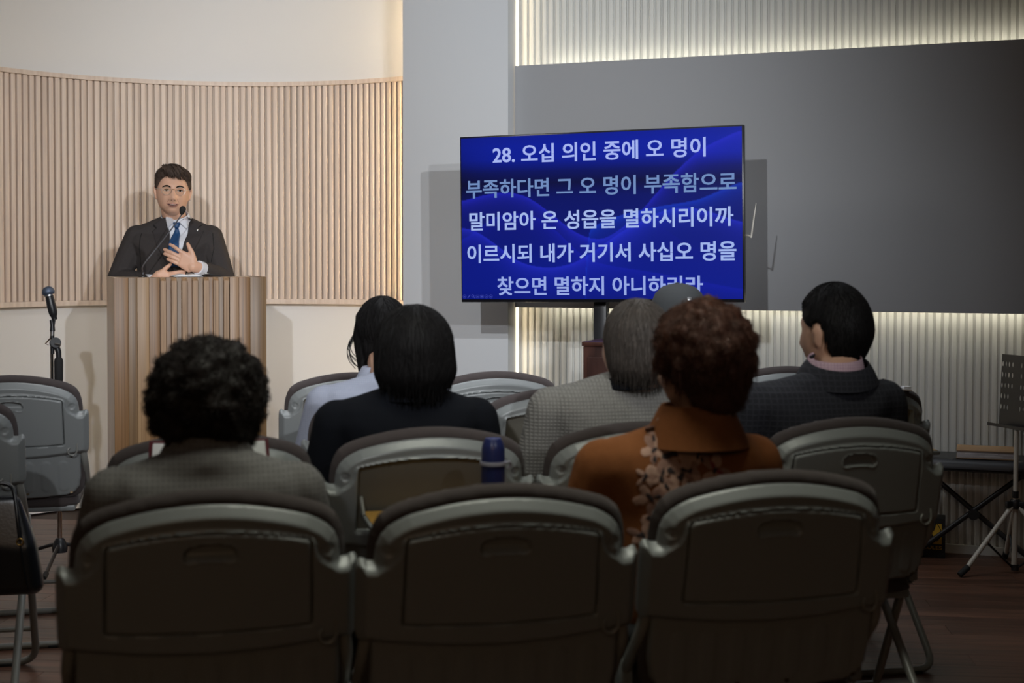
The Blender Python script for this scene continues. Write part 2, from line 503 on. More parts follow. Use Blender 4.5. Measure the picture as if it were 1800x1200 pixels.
def text_mesh(name, s, width, height, material, parent, mtx, depth=0.0006, offset=0.0, bold=0.0):
    """text scaled to a box width x height, laid in the xy plane then placed by mtx"""
    cu = bpy.data.curves.new(name, 'FONT'); cu.body = s
    cu.align_x = 'CENTER'; cu.align_y = 'CENTER'; cu.size = 1; cu.offset = offset; cu.resolution_u = 3
    t = bpy.data.objects.new(name, cu); COL.objects.link(t)
    dg = bpy.context.evaluated_depsgraph_get()
    me = bpy.data.meshes.new_from_object(t.evaluated_get(dg))
    bpy.data.objects.remove(t)
    n = len(me.vertices)
    co = np.empty(n * 3); me.vertices.foreach_get('co', co); co = co.reshape(-1, 3)
    lo, hi = co.min(0), co.max(0)
    co[:, 0] = (co[:, 0] - (lo[0] + hi[0]) / 2) * width / (hi[0] - lo[0])
    co[:, 1] = (co[:, 1] - (lo[1] + hi[1]) / 2) * height / (hi[1] - lo[1])
    mm = np.array(mtx)
    co = co @ mm[:3, :3].T + mm[:3, 3]
    me.vertices.foreach_set('co', co.ravel()); me.update()
    me.materials.clear()
    if bold:
        ex_, ey_, ez_ = mm[:3, 0], mm[:3, 1], mm[:3, 2]
        Vv, Ff = [], []
        polys = [list(p.vertices) for p in me.polygons]
        for k, (a, b) in enumerate(((-1, -0.6), (1, -0.6), (-1, 0.6), (1, 0.6))):
            Vv.append(co + ex_ * a * bold + ey_ * b * bold + ez_ * k * 0.00005)
            Ff += [[i + k * n for i in f] for f in polys]
        me = bpy.data.meshes.new(name); me.from_pydata(np.concatenate(Vv).tolist(), [], Ff); me.update()
    return finish(name, me, material, parent, smooth=False)


# ================================================================== THE ROOM
CEIL = 2.78
WA = R(21.3)
wu = Vector((math.cos(WA), -math.sin(WA), 0))      # along the battened wall, to the right
wn = Vector((-math.sin(WA), -math.cos(WA), 0))     # out of it, into the room


def wall_pt(x0):
    """point on the battened wall's face with the given X"""
    return Vector((x0, 6.18 + (2.04 - x0) * math.tan(WA), 0))


# floor: planks laid one by one over a base
fl = thing('floor', kind='structure')
box('floor_base', (0, 2.0, -0.03), (9, 12, 0.04), M['floor_base'], fl)
plank_me = None
row = 0
PW, PL = 0.125, 1.25
frot = -WA
for r_ in range(34):
    for c_ in range(7):
        if r_ * PW > 4.6: continue
        yy = 2.55 + r_ * PW
        xx = -4.2 + c_ * PL + (r_ % 3) * 0.41
        if xx > 4.0: continue
        if plank_me is None:
            bm = bmesh.new(); add_box(bm, (0, 0, -0.006), (PL - 0.0015, PW - 0.0012, 0.012), 0.0006, seg=1)
            o = from_bm('plank', bm, M['floor'], fl, smooth=False); plank_me = o.data
        else:
            o = bpy.data.objects.new('plank', plank_me); COL.objects.link(o); o.parent = fl
        p = Matrix.Rotation(-R(6), 4, 'Z') @ Vector((xx, yy, 0.002))
        o.location = p; o.rotation_euler = (0, 0, -R(6))
box('floor_rear', (0, -0.4, -0.004), (8, 6.3, 0.008), M['floor'], fl)

box('ceiling', (0, 2.2, CEIL + 0.03), (9, 12, 0.06), M['ceiling'], None)['kind'] = 'structure'
box('wall_left', (-3.7, 1.6, CEIL / 2), (0.1, 9.4, CEIL), M['wall'], None)['kind'] = 'structure'
box('wall_back', (0, -3.1, CEIL / 2), (8, 0.1, CEIL), M['dark_wall'], None)['kind'] = 'structure'
box('wall_right', (3.75, 1.3, CEIL / 2), (0.1, 9.0, CEIL), M['dark_wall'], None)['kind'] = 'structure'

# curved alcove wall with its slatted oak panelling
AC = Vector((-1.35, 6.18, 0))
wf = thing('wall_front', kind='structure')


def arc_strip(name, r0, r1, a0, a1, z0, z1, material, parent, n=64):
    V, Fc = [], []
    for i in range(n + 1):
        a = R(a0 + (a1 - a0) * i / n)
        s, c = math.sin(a), math.cos(a)
        for r_, z in ((r0, z0), (r0, z1), (r1, z1), (r1, z0)):
            V.append((AC.x + r_ * s, AC.y + r_ * c, z))
    for i in range(n):
        b = i * 4
        for k in range(4):
            Fc.append((b + k, b + 4 + k, b + 4 + (k + 1) % 4, b + (k + 1) % 4))
    Fc += [(0, 1, 2, 3), (4 * n + 3, 4 * n + 2, 4 * n + 1, 4 * n)]
    bm = bmesh.new(); vs = [bm.verts.new(v) for v in V]
    for f in Fc: bm.faces.new([vs[i] for i in f])
    return from_bm(name, bm, material, parent, angle=30)


arc_strip('plaster', 1.46, 1.56, -92, 42, 0, CEIL, M['wall'], wf)
box('plaster_return', (-3.2, 6.24, CEIL / 2), (0.78, 0.08, CEIL), M['wall'], wf)
ZB, ZT = 1.055, 2.226
arc_strip('panel_backing', 1.436, 1.459, -90, 40, ZB, ZT, M['slat_back'], wf)
arc_strip('top_rail', 1.400, 1.458, -90, 40, ZT - 0.018, ZT + 0.004, M['slat'], wf)
arc_strip('bottom_rail', 1.400, 1.458, -90, 40, ZB - 0.004, ZB + 0.022, M['slat'], wf)
pitch = 0.0342 / 1.41
bm = bmesh.new(); add_box(bm, (0, 0, 0), (0.0235, 0.020, ZT - ZB - 0.04), 0.002, seg=2)
slat_me = None
a = R(-84)
while a < R(39.5):
    if slat_me is None:
        o = from_bm('slat', bm, M['slat'], wf, angle=30); slat_me = o.data
    else:
        o = bpy.data.objects.new('slat', slat_me); COL.objects.link(o); o.parent = wf
    o.location = (AC.x + 1.426 * math.sin(a), AC.y + 1.426 * math.cos(a), (ZT + ZB) / 2 + 0.002)
    o.rotation_euler = (0, 0, -a)
    a += pitch

# pillar between the alcove and the battened wall
pa = Vector((-0.019, 6.80, 0)); pb = pa - wu * 0.556
pc_ = (pa + pb) / 2 - wn * 0.20
pil = thing('wall_pillar', kind='structure', loc=(pc_.x, pc_.y, 0), rz=-WA)
box('pillar_body', (0, 0, CEIL / 2), (0.556, 0.40, CEIL), M['pillar'], pil, bevel=0.002)
box('light_strip', (-0.2815, 0.02, CEIL / 2), (0.006, 0.012, CEIL - 0.1), M['led_warm'], pil, label='warm vertical light strip hidden behind the pillar edge')

# battened wall
wr = thing('wall_front_right', kind='structure')
w0 = wall_pt(0.0); w1 = wall_pt(3.8)
Lw = (w1 - w0).length + 0.12
start = w0 - wu * 0.12
mid = start + wu * Lw / 2
bk = box('wall_board', (0, 0, CEIL / 2), (Lw, 0.06, CEIL), M['batten_board_shade'], wr)
bk.location = mid - wn * 0.042; bk.rotation_euler = (0, 0, -WA)
bm = bmesh.new(); add_box(bm, (0, 0, 0), (0.0215, 0.014, CEIL - 0.03), 0.0025, seg=2)
bme = None
x = 0.188
while x < Lw - 0.02:
    if bme is None:
        o = from_bm('batten', bm, M['batten'], wr, angle=30); bme = o.data
    else:
        o = bpy.data.objects.new('batten', bme); COL.objects.link(o); o.parent = wr
    p = start + wu * x - wn * 0.006
    o.location = (p.x, p.y, (CEIL) / 2 + 0.01); o.rotation_euler = (0, 0, -WA)
    x += 0.0335
# floating grey panel with light behind its top and bottom edge
gp = thing('wall_panel', kind='structure', loc=(0, 0, 0))
gp.location = start + wn * 0.0; gp.rotation_euler = (0, 0, -WA)
# local: x along the wall, -y into the room
PX0 = 0.174
ZP0, ZP1 = 1.057, 2.218
box('panel_board', ((PX0 + Lw) / 2, -0.092, (ZP0 + ZP1) / 2), (Lw - PX0, 0.018, ZP1 - ZP0), M['panel'], gp, bevel=0.001)
for nm, zz in (('light_strip', ZP1 - 0.028), ('light_strip', ZP0 + 0.028)):
    box(nm, ((PX0 + 0.12 + Lw) / 2, -0.078, zz), (Lw - PX0 - 0.14, 0.006, 0.010), M['led_white'], gp, label='warm white light strip behind the grey panel edge')
box('panel_rail', ((PX0 + Lw) / 2, -0.045, (ZP0 + ZP1) / 2), (Lw - PX0 - 0.3, 0.07, 0.9), M['panel'], gp)
box('light_strip', (0.170, -0.056, CEIL / 2), (0.005, 0.014, CEIL - 0.1), M['led_side'], gp, label='warm vertical light strip in the corner by the pillar')
bb = box('baseboard_right', (0, 0, 0.02), (Lw, 0.012, 0.04), M['batten'], None); bb['kind'] = 'structure'
bb.location = mid + wn * 0.008; bb.rotation_euler = (0, 0, -WA)

# ================================================================== CHAIRS
AL = R(12)


def cmap(U, wv):
    u, v = U[:, 0], U[:, 1]
    y = v * math.sin(AL) - wv * math.cos(AL) + 0.32 * u * u
    z = 0.90 - v * math.cos(AL) - wv * math.sin(AL)
    return np.stack([u, y, z], -1)


def arch(u, v0, k):
    return v0 + k * u * u


top_c = [(u, arch(u, 0.0, 0.93)) for u in np.linspace(0, 0.18, 9)]
cush = mirror(top_c + [(0.197, 0.0385), (0.212, 0.051), (0.222, 0.069), (0.228, 0.090), (0.231, 0.115), (0.233, 0.30), (0.234, 0.37),
                       (0.230, 0.405), (0.218, 0.428), (0.195, 0.440), (0.15, 0.443), (0, 0.446)])
top_s = [(u, arch(u, 0.021, 0.95)) for u in np.linspace(0, 0.165, 9)]
outer = mirror(top_s + [(0.183, 0.056), (0.198, 0.066), (0.210, 0.080), (0.217, 0.097), (0.2195, 0.115), (0.2205, 0.1275), (0.232, 0.127), (0.240, 0.1225),
                        (0.247, 0.1235), (0.2505, 0.132), (0.251, 0.145), (0.2505, 0.245), (0.249, 0.262), (0.243, 0.272), (0.2, 0.279), (0.1, 0.289), (0, 0.293)])
bodyp = mirror([(u, arch(u, 0.0545, 0.80)) for u in np.linspace(0, 0.165, 8)] +
               [(0.174, 0.080), (0.1785, 0.088), (0.180, 0.098), (0.183, 0.108), (0.190, 0.119), (0.2, 0.127), (0.213, 0.1315), (0.228, 0.131), (0.243, 0.126),
                (0.28, 0.126), (0.30, 0.20), (0.28, 0.31), (0, 0.33)])
panel = mirror([(u, arch(u, 0.0625, 0.72)) for u in np.linspace(0, 0.160, 8)] + [(0.167, 0.083), (0.169, 0.09), (0.172, 0.232), (0.170, 0.2365), (0.1, 0.2395), (0, 0.2415)])
lower = mirror([(0, 0.268), (0.1, 0.264), (0.215, 0.254), (0.223, 0.262), (0.222, 0.36), (0.216, 0.395), (0.203, 0.414), (0.18, 0.424), (0.1, 0.430), (0, 0.433)])
slot = chaikin([(-0.041, 0.088), (-0.020, 0.0815), (0.020, 0.0815), (0.041, 0.088), (0.0445, 0.106), (0.037, 0.116), (0.018, 0.1095), (-0.018, 0.1095), (-0.037, 0.116), (-0.0445, 0.106)], 2)


def shell_h(open_):
    def f(U, d):
        dB = poly_sdf(U, bodyp); dP = poly_sdf(U, panel)
        t_ = -d / 0.0165
        h = 0.020 * np.where(t_ < 0.85, t_, np.where(t_ > 1.15, 1.0, t_ - (t_ - 0.85) ** 2 / 0.6))
        h = h + 0.007 * sstep(0.001, -0.007, dB)
        if open_:
            h = h - 0.019 * sstep(0.003, -0.0035, dP)
        else:
            h = h - 0.015 * sstep(0.003, -0.002, dP)
        # boss round each screw
        for s in (-1, 1):
            r_ = np.hypot(U[:, 0] - s * 0.198, U[:, 1] - 0.104)
            h = h - 0.004 * sstep(0.011, 0.008, r_)
        return h
    return f


def tray_h(U, d):
    h = 0.0245 + 0.0025 * rnd(-d, 0.003)
    ds = poly_sdf(U, slot)
    cut = sstep(0.002, -0.004, ds)
    dip = np.clip((0.1125 - U[:, 1]) / 0.011, 0, 1)
    h = h - cut * 0.0135 * dip
    h = h + 0.002 * sstep(0.006, 0.0, ds) * (ds > 0)
    # seam line below
    return h


def lower_h(U, d):
    h = 0.010 * rnd(-d, 0.008)
    for k in range(-3, 4):
        c = k * 0.0555
        hy = np.clip(U[:, 1], 0.315, 0.392)
        r_ = np.hypot(U[:, 0] - c, U[:, 1] - hy)
        h = h + 0.0022 * sstep(0.0165, 0.0125, r_)
    return h


def const(c):
    return lambda U, d: np.full(len(U), c)


def make_chair(open_, label):
    t = thing('folding_chair', label, 'chair')
    plate('backrest_cushion', cush, 0.0075,
          lambda U, d: -0.020 + 0.017 * rnd(-d, 0.02), lambda U, d: -0.020 - 0.030 * rnd(-d, 0.035), cmap, M['cushion'], t, angle=70)
    plate('back_shell', outer, 0.0025, shell_h(open_), const(-0.004), cmap, M['plastic'], t, angle=60)
    pl = plate('lower_shell', lower, 0.004, lower_h, const(-0.006), cmap, M['plastic'], t, angle=60)
    for s in (-0.19, -0.05, 0.05, 0.19):
        q = cmap(np.array([[s, 0.412]]), np.array([0.008]))[0]
        lathe('screw', [(0.0035, 0), (0.005, 0.001), (0.005, 0.003), (0.0, 0.003)], M['screw'], pl, seg=10,
              mtx=Matrix.Translation(q) @ Matrix.Rotation(PI / 2 - AL + PI * 0 , 4, 'X'))
    for s in (-1, 1):
        q = cmap(np.array([[s * 0.198, 0.104]]), np.array([0.0085]))[0]
        lathe('screw', [(0.0, -0.002), (0.008, -0.002), (0.008, 0.0005), (0.0055, 0.0015), (0.0045, -0.001), (0.0, -0.001)], M['screw'], t, seg=12,
              mtx=Matrix.Translation(q) @ Matrix.Rotation(PI / 2 - AL, 4, 'X'))
    if not open_:
        ins = [((u * 0.990), 0.1525 + (v - 0.1525) * 0.985) for u, v in panel]
        tr = plate('tray', ins, 0.0030, tray_h, const(0.0105), cmap, M['plastic'], t, angle=60)
    else:
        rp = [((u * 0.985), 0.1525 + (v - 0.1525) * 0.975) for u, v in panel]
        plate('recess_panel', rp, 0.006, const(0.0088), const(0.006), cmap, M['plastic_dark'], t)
        # tray folded out flat behind the backrest
        tr = thing('tray'); tr.parent = t
        bpy.data.objects.remove(tr)
        bm = bmesh.new(); add_box(bm, (0, -0.075, 0.7060), (0.326, 0.205, 0.012), 0.004)
        tr = from_bm('tray', bm, M['plastic'], t)
        box('tray_top', (0, -0.075, 0.7130), (0.312, 0.192, 0.0022), M['tray_wood'], tr, bevel=0.0008, label='yellow wood-look tray surface')
        for s in (-1, 1):
            tube('tray_arm', [(s * 0.160, 0.030, 0.745), (s * 0.160, -0.02, 0.712)], 0.004, M['tube'], tr, seg=8)
    # J hook on the right
    hp = [(0.213, 0.232), (0.2135, 0.250), (0.211, 0.262), (0.203, 0.270), (0.193, 0.270), (0.185, 0.263), (0.184, 0.252), (0.190, 0.246)]
    H = cmap(np.array(hp), np.array([0.026, 0.032, 0.034, 0.034, 0.034, 0.034, 0.033, 0.029]))
    tube('bag_hook', smooth_path(H, 3), 0.0028, M['tube'], t, seg=8)
    # seat
    seat_poly = mirror([(0, 0.0), (0.17, 0.0), (0.20, 0.012), (0.212, 0.04), (0.214, 0.34), (0.205, 0.385), (0.17, 0.405), (0, 0.412)])
    smap = lambda U, wv: np.stack([U[:, 0], 0.105 + U[:, 1], 0.452 + 0.03 * U[:, 1] + wv], -1)
    plate('seat_cushion', seat_poly, 0.013, lambda U, d: 0.004 + 0.036 * rnd(-d, 0.03), lambda U, d: -0.004 - 0.010 * rnd(-d, 0.02), smap, M['cushion'], t, angle=70)
    box('seat_pan', (0, 0.305, 0.436), (0.40, 0.38, 0.022), M['plastic'], t, bevel=0.006)
    # front frame: comes out of the backrest sides, runs down to the front feet, closed by a floor bar
    pts = [(-0.228, 0.070, 0.655), (-0.236, 0.085, 0.60), (-0.238, 0.195, 0.488), (-0.240, 0.43, 0.012), (0.240, 0.43, 0.012), (0.238, 0.195, 0.488), (0.236, 0.085, 0.60), (0.228, 0.070, 0.655)]
    tube('front_frame', round_path(pts, 0.06, 5), 0.0115, M['tube'], t, seg=12)
    pts = [(-0.222, 0.36, 0.44), (-0.222, -0.045, 0.012), (0.222, -0.045, 0.012), (0.222, 0.36, 0.44)]
    tube('rear_frame', round_path(pts, 0.06, 5), 0.0115, M['tube'], t, seg=12)
    tube('crossbar', [(-0.236, 0.372, 0.13), (0.236, 0.372, 0.13)], 0.008, M['tube'], t, seg=8)
    for s in (-1, 1):
        hb = bmesh.new()
        add_lathe(hb, [(0.0, 0), (0.022, 0), (0.024, 0.004), (0.02, 0.010), (0, 0.010)], 16, Matrix.Translation((s * 0.243, 0.205, 0.463)) @ Matrix.Rotation(s * PI / 2, 4, 'Y'))
        add_box(hb, (s * 0.238, 0.180, 0.490), (0.026, 0.030, 0.07), 0.006)
        from_bm('hinge', hb, M['plastic'], t)
        for y in (0.43, -0.045):
            box('foot', (s * 0.15, y, 0.006), (0.05, 0.028, 0.012), M['rubber'], t, bevel=0.003)
    return t


RA = R(12.8)
rn = Vector((-math.sin(RA), math.cos(RA), 0))
rr = Vector((math.cos(RA), math.sin(RA), 0))
closed0 = make_chair(False, '')
open0 = make_chair(True, '')
GR = 'grey folding chairs with brown cushions set out in rows'
chairs = [
    # x px of centre, y px of cushion top, open tray, label
    ('r1a', 367, 868, 0, 'grey plastic folding chair in the nearest row, leftmost, behind the grey tweed jacket'),
    ('r1b', 888, 857, 0, 'empty grey plastic folding chair in the middle of the nearest row'),
    ('r1c', 1371, 832, 0, 'grey plastic folding chair in the nearest row, right end, holding the person in orange'),
    ('r2a', 369, 765, 1, 'second row folding chair with an open book on its tray, in front of the lectern'),
    ('r2b', 760, 755, 1, 'second row grey folding chair with open yellow tray and navy flask behind it'),
    ('r2c', 1132, 745, 1, 'second row grey folding chair with open tray holding the grey-haired person'),
    ('r2d', 1512, 737, 0, 'second row grey folding chair at the right end, under the man in the dark blazer'),
    ('r3a', 688, 698, 1, 'third row grey folding chair with open tray, holding the person in the pale blue shirt'),
    ('r3b', 988, 684, 1, 'empty third row grey folding chair with paper on its open yellow tray'),
    ('r3c', 1264, 681, 1, 'third row grey folding chair holding the person in the charcoal cap'),
    ('r3d', 1520, 676, 1, 'third row grey folding chair at the right end with a white tissue on its top'),
    ('r4a', 622, 657, 1, 'front row grey-blue folding chair with open tray, leftmost beside the lectern'),
    ('r4b', 873, 655, 0, 'front row grey-blue folding chair with a slotted closed tray, in front of the pillar'),
    ('r4c', 1131, 652, 1, 'front row folding chair below the screen stand, half hidden by the grey-haired person'),
    ('r4d', 1385, 646, 0, 'front row folding chair mostly hidden behind the man in the dark blazer'),
    ('l1', 14, 662, 0, 'blue-grey folding chair at the far left, standing below the microphone stand'),
    ('l2', -125, 697, 0, 'folding chair cut off by the left edge with a black handbag hanging from it'),
]
CH = {}
firsts = {0: closed0, 1: open0}
usedf = set()
for key, px, py, op, lab in chairs:
    Y = (CAM_H - 0.90) * F / (py - HOR)
    loc = Vector(((px - 900) / F * Y, Y, 0))
    if op not in usedf:
        o = firsts[op]; usedf.add(op)
        o.location = loc; o.rotation_euler = (0, 0, RA); o['label'] = lab; o['group'] = GR
    else:
        o = dup(firsts[op], loc, RA, lab, GR)
    CH[key] = o


def cpt(key, x, y, z):
    o = CH[key]
    return Matrix.Translation(o.location) @ Matrix.Rotation(RA, 4, 'Z') @ Vector((x, y, z))

#PART2
# ================================================================== BODIES
ICO = {}


def ico(sub=2):
    if sub not in ICO:
        bm = bmesh.new(); bmesh.ops.create_icosphere(bm, subdivisions=sub, radius=1)
        ICO[sub] = [v.co.copy() for v in bm.verts]; bm.free()
    return ICO[sub]


def add_hull(bm, blobs, sub=2):
    """convex hull of a few ellipsoids: (centre, radius or (rx,ry,rz)[, rotation matrix])"""
    vs = []
    for b in blobs:
        c, r = Vector(b[0]), b[1]
        if not isinstance(r, (tuple, list)): r = (r, r, r)
        m = b[2] if len(b) > 2 else None
        for p in ico(sub):
            q = Vector((p.x * r[0], p.y * r[1], p.z * r[2]))
            if m is not None: q = m @ q
            vs.append(bm.verts.new(c + q))
    res = bmesh.ops.convex_hull(bm, input=vs)
    junk = [g for g in res['geom_interior'] if isinstance(g, bmesh.types.BMVert)]
    junk += [g for g in res['geom_unused'] if isinstance(g, bmesh.types.BMVert)]
    if junk: bmesh.ops.delete(bm, geom=list(set(junk)), context='VERTS')


def limb(bm, pts, rads, sub=2):
    for (a, ra), (b, rb) in zip(zip(pts[:-1], rads[:-1]), zip(pts[1:], rads[1:])):
        add_hull(bm, [(a, ra), (b, rb)], sub)


def remesh(bm, voxel, smooth=6, fac=0.5):
    """melt the overlapping pieces into one continuous skin"""
    me = bpy.data.meshes.new('tmp'); bm.to_mesh(me); bm.free()
    o = bpy.data.objects.new('tmp', me); COL.objects.link(o)
    m = o.modifiers.new('r', 'REMESH'); m.mode = 'VOXEL'; m.voxel_size = voxel
    if smooth:
        s_ = o.modifiers.new('s', 'SMOOTH'); s_.iterations = smooth; s_.factor = fac
    dg = bpy.context.evaluated_depsgraph_get()
    out = bpy.data.meshes.new_from_object(o.evaluated_get(dg))
    bpy.data.objects.remove(o)
    return out


def skin_obj(name, bm, voxel, material, parent, smooth=6, **kw):
    me = remesh(bm, voxel, smooth)
    me.name = name; me.materials.clear()
    return finish(name, me, material, parent, angle=180, **kw)


def bvh_of(objs):
    V, Fc = [], []
    for o in objs:
        n = len(V)
        V += [v.co.copy() for v in o.data.vertices]
        Fc += [[i + n for i in p.vertices] for p in o.data.polygons]
    return BVHTree.FromPolygons(V, Fc)


def drape(name, poly, res, bvh, origin, du, dv, ray, off, thick, material, parent, rim=0.004, maxd=0.6, wave=None, **kw):
    """a cloth-like patch: outline in (u,v), cast along ray onto the surface below, lying on it with its own thickness"""
    g = field_grid(poly, res)
    if g is None: return None
    U, q, be, d = g
    origin, du, dv, ray = Vector(origin), Vector(du), Vector(dv), Vector(ray).normalized()
    hits = []
    for u, v in U:
        o = origin + du * float(u) + dv * float(v)
        h = bvh.ray_cast(o, ray, maxd)
        hits.append(h[3] if h[0] is not None else None)
    ok = [h for h in hits if h is not None]
    if not ok: return None
    med = sorted(ok)[len(ok) // 2]
    D = np.array([h if h is not None and abs(h - med) < 0.12 else med for h in hits])
    ro = np.array(ray); O = np.array(origin); DU, DV = np.array(du), np.array(dv)
    base = O + U[:, :1] * DU + U[:, 1:] * DV
    h = off + thick * rnd(-d, rim)
    if wave is not None: h = h + wave(U, d)
    Vf = base + (D - h)[:, None] * ro
    Vb = base + (D + 0.003)[:, None] * ro
    n = len(U)
    V = np.concatenate([Vf, Vb])
    Fc = [list(map(int, f)) for f in q] + [[int(i) + n for i in f[::-1]] for f in q] + [[b, a, a + n, b + n] for a, b in be]
    me = bpy.data.meshes.new(name); me.from_pydata(V.tolist(), [], Fc); me.update()
    bm = bmesh.new(); bm.from_mesh(me); bmesh.ops.recalc_face_normals(bm, faces=bm.faces); bm.to_mesh(me); bm.free()
    return finish(name, me, material, parent, angle=50, **kw)


# ---- head, local frame: +y is the face, z up, origin at the middle of the head
def gz(p, c, s, amp):
    return amp * np.exp(-0.5 * (((p[:, 0] - c[0]) / s[0]) ** 2 + ((p[:, 2] - c[1]) / s[1]) ** 2))


def head_points(nu=88, nv=72, hs=1.0):
    V, Fc = [], []
    for j in range(nv + 1):
        th = PI * j / nv
        for i in range(nu):
            ph = 2 * PI * i / nu
            V.append((math.sin(th) * math.sin(ph), math.sin(th) * math.cos(ph), math.cos(th)))
    V = np.array(V)
    p = V * np.array([0.0765, 0.096, 0.118])
    z = p[:, 2]
    dn = np.clip(-z / 0.118, 0, 1)
    p[:, 0] *= 1 - 0.26 * dn ** 1.6
    p[:, 0] *= 1 + 0.10 * np.exp(-((z + 0.075) / 0.03) ** 2)
    back = V[:, 1] < 0
    p[:, 1] = np.where(back, p[:, 1] * (1 - 0.42 * dn ** 1.3) - 0.006, p[:, 1] * (1 + 0.13 * dn ** 1.5 - 0.02))
    f = np.clip(V[:, 1] * 1.6, 0, 1)          # only the face side
    dy = gz(p, (0, -0.036), (0.0105, 0.0125), 0.019) + gz(p, (0, -0.018), (0.0075, 0.020), 0.009)
    for s in (-1, 1):
        dy += gz(p, (s * 0.0125, -0.041), (0.007, 0.007), 0.006)
        dy += gz(p, (s * 0.031, 0.002), (0.015, 0.010), -0.008)
        dy += gz(p, (s * 0.030, 0.024), (0.018, 0.007), 0.005)
        dy += gz(p, (s * 0.044, -0.030), (0.014, 0.015), 0.006)
        dy += gz(p, (s * 0.031, -0.060), (0.006, 0.012), -0.0025)
    dy += gz(p, (0, 0.022), (0.010, 0.010), 0.002)
    dy += gz(p, (0, -0.068), (0.024, 0.012), 0.007)
    dy += gz(p, (0, -0.083), (0.022, 0.005), -0.004)
    dy += gz(p, (0, -0.102), (0.018, 0.012), 0.008)
    p[:, 1] += dy * f
    for j in range(nv):
        for i in range(nu):
            a, b = j * nu + i, j * nu + (i + 1) % nu
            Fc.append((a, a + nu, b + nu, b))
    return p * hs, Fc


def add_head(bm, Hm, hs=1.0, ears=True):
    p, Fc = head_points(hs=hs)
    vs = [bm.verts.new(Hm @ Vector(q)) for q in p]
    for f in Fc:
        try: bm.faces.new([vs[i] for i in f])
        except ValueError: pass
    bmesh.ops.remove_doubles(bm, verts=vs, dist=1e-5)
    if ears:
        for s in (-1, 1):
            rot = Hm.to_3x3() @ Matrix.Rotation(s * R(-22), 3, 'Z') @ Matrix.Rotation(R(-10), 3, 'X')
            add_hull(bm, [(Hm @ Vector((s * 0.081 * hs, -0.012, 0.006)), (0.007, 0.018, 0.021), rot), (Hm @ Vector((s * 0.076 * hs, -0.004, -0.026)), (0.006, 0.010, 0.013), rot)])


def head_matrix(c, yaw=0.0, pitch=0.0, roll=0.0):
    return Matrix.Translation(c) @ Matrix.Rotation(yaw, 4, 'Z') @ Matrix.Rotation(pitch, 4, 'X') @ Matrix.Rotation(roll, 4, 'Y')


def add_hand(bm, wrist, palm_dir, up, side=1, size=1.0, curl=0.5):
    """palm and five bent fingers. palm_dir: wrist to knuckles, up: back of the hand"""
    d = Vector(palm_dir).normalized(); u = Vector(up).normalized(); x = d.cross(u).normalized() * side
    u = x.cross(d).normalized() * side
    w = Vector(wrist)
    k = size
    add_hull(bm, [(w, 0.020 * k), (w + d * 0.035 * k, 0.021 * k)])
    add_hull(bm, [(w + d * 0.02 * k + x * 0.012 * k, 0.016 * k), (w + d * 0.02 * k - x * 0.012 * k, 0.016 * k), (w + d * 0.085 * k + x * 0.030 * k, 0.011 * k), (w + d * 0.080 * k - x * 0.032 * k, 0.010 * k)])
    for off, ln, r in ((0.031, 0.070, 0.0085), (0.010, 0.080, 0.0088), (-0.011, 0.074, 0.0082), (-0.031, 0.056, 0.0072)):
        a = w + d * 0.083 * k + x * off * k
        c1, c2 = curl * 0.7, curl * 1.5
        b = a + (d * math.cos(c1) - u * math.sin(c1)) * ln * 0.45 * k
        c = b + (d * math.cos(c2) - u * math.sin(c2)) * ln * 0.32 * k
        e = c + (d * math.cos(c2 * 1.3) - u * math.sin(c2 * 1.3)) * ln * 0.25 * k
        limb(bm, [a, b, c, e], [r * 1.05 * k, r * k, r * 0.92 * k, r * 0.78 * k], 1)
    a = w + d * 0.022 * k + x * 0.022 * k
    b = a + (d * 0.75 + x * 0.62 - u * 0.2).normalized() * 0.038 * k
    c = b + (d * 0.92 + x * 0.30 - u * 0.2).normalized() * 0.030 * k
    e = c + (d * 0.97 + x * 0.1 - u * 0.2).normalized() * 0.022 * k
    limb(bm, [a, b, c, e], [0.014 * k, 0.011 * k, 0.0095 * k, 0.008 * k], 1)


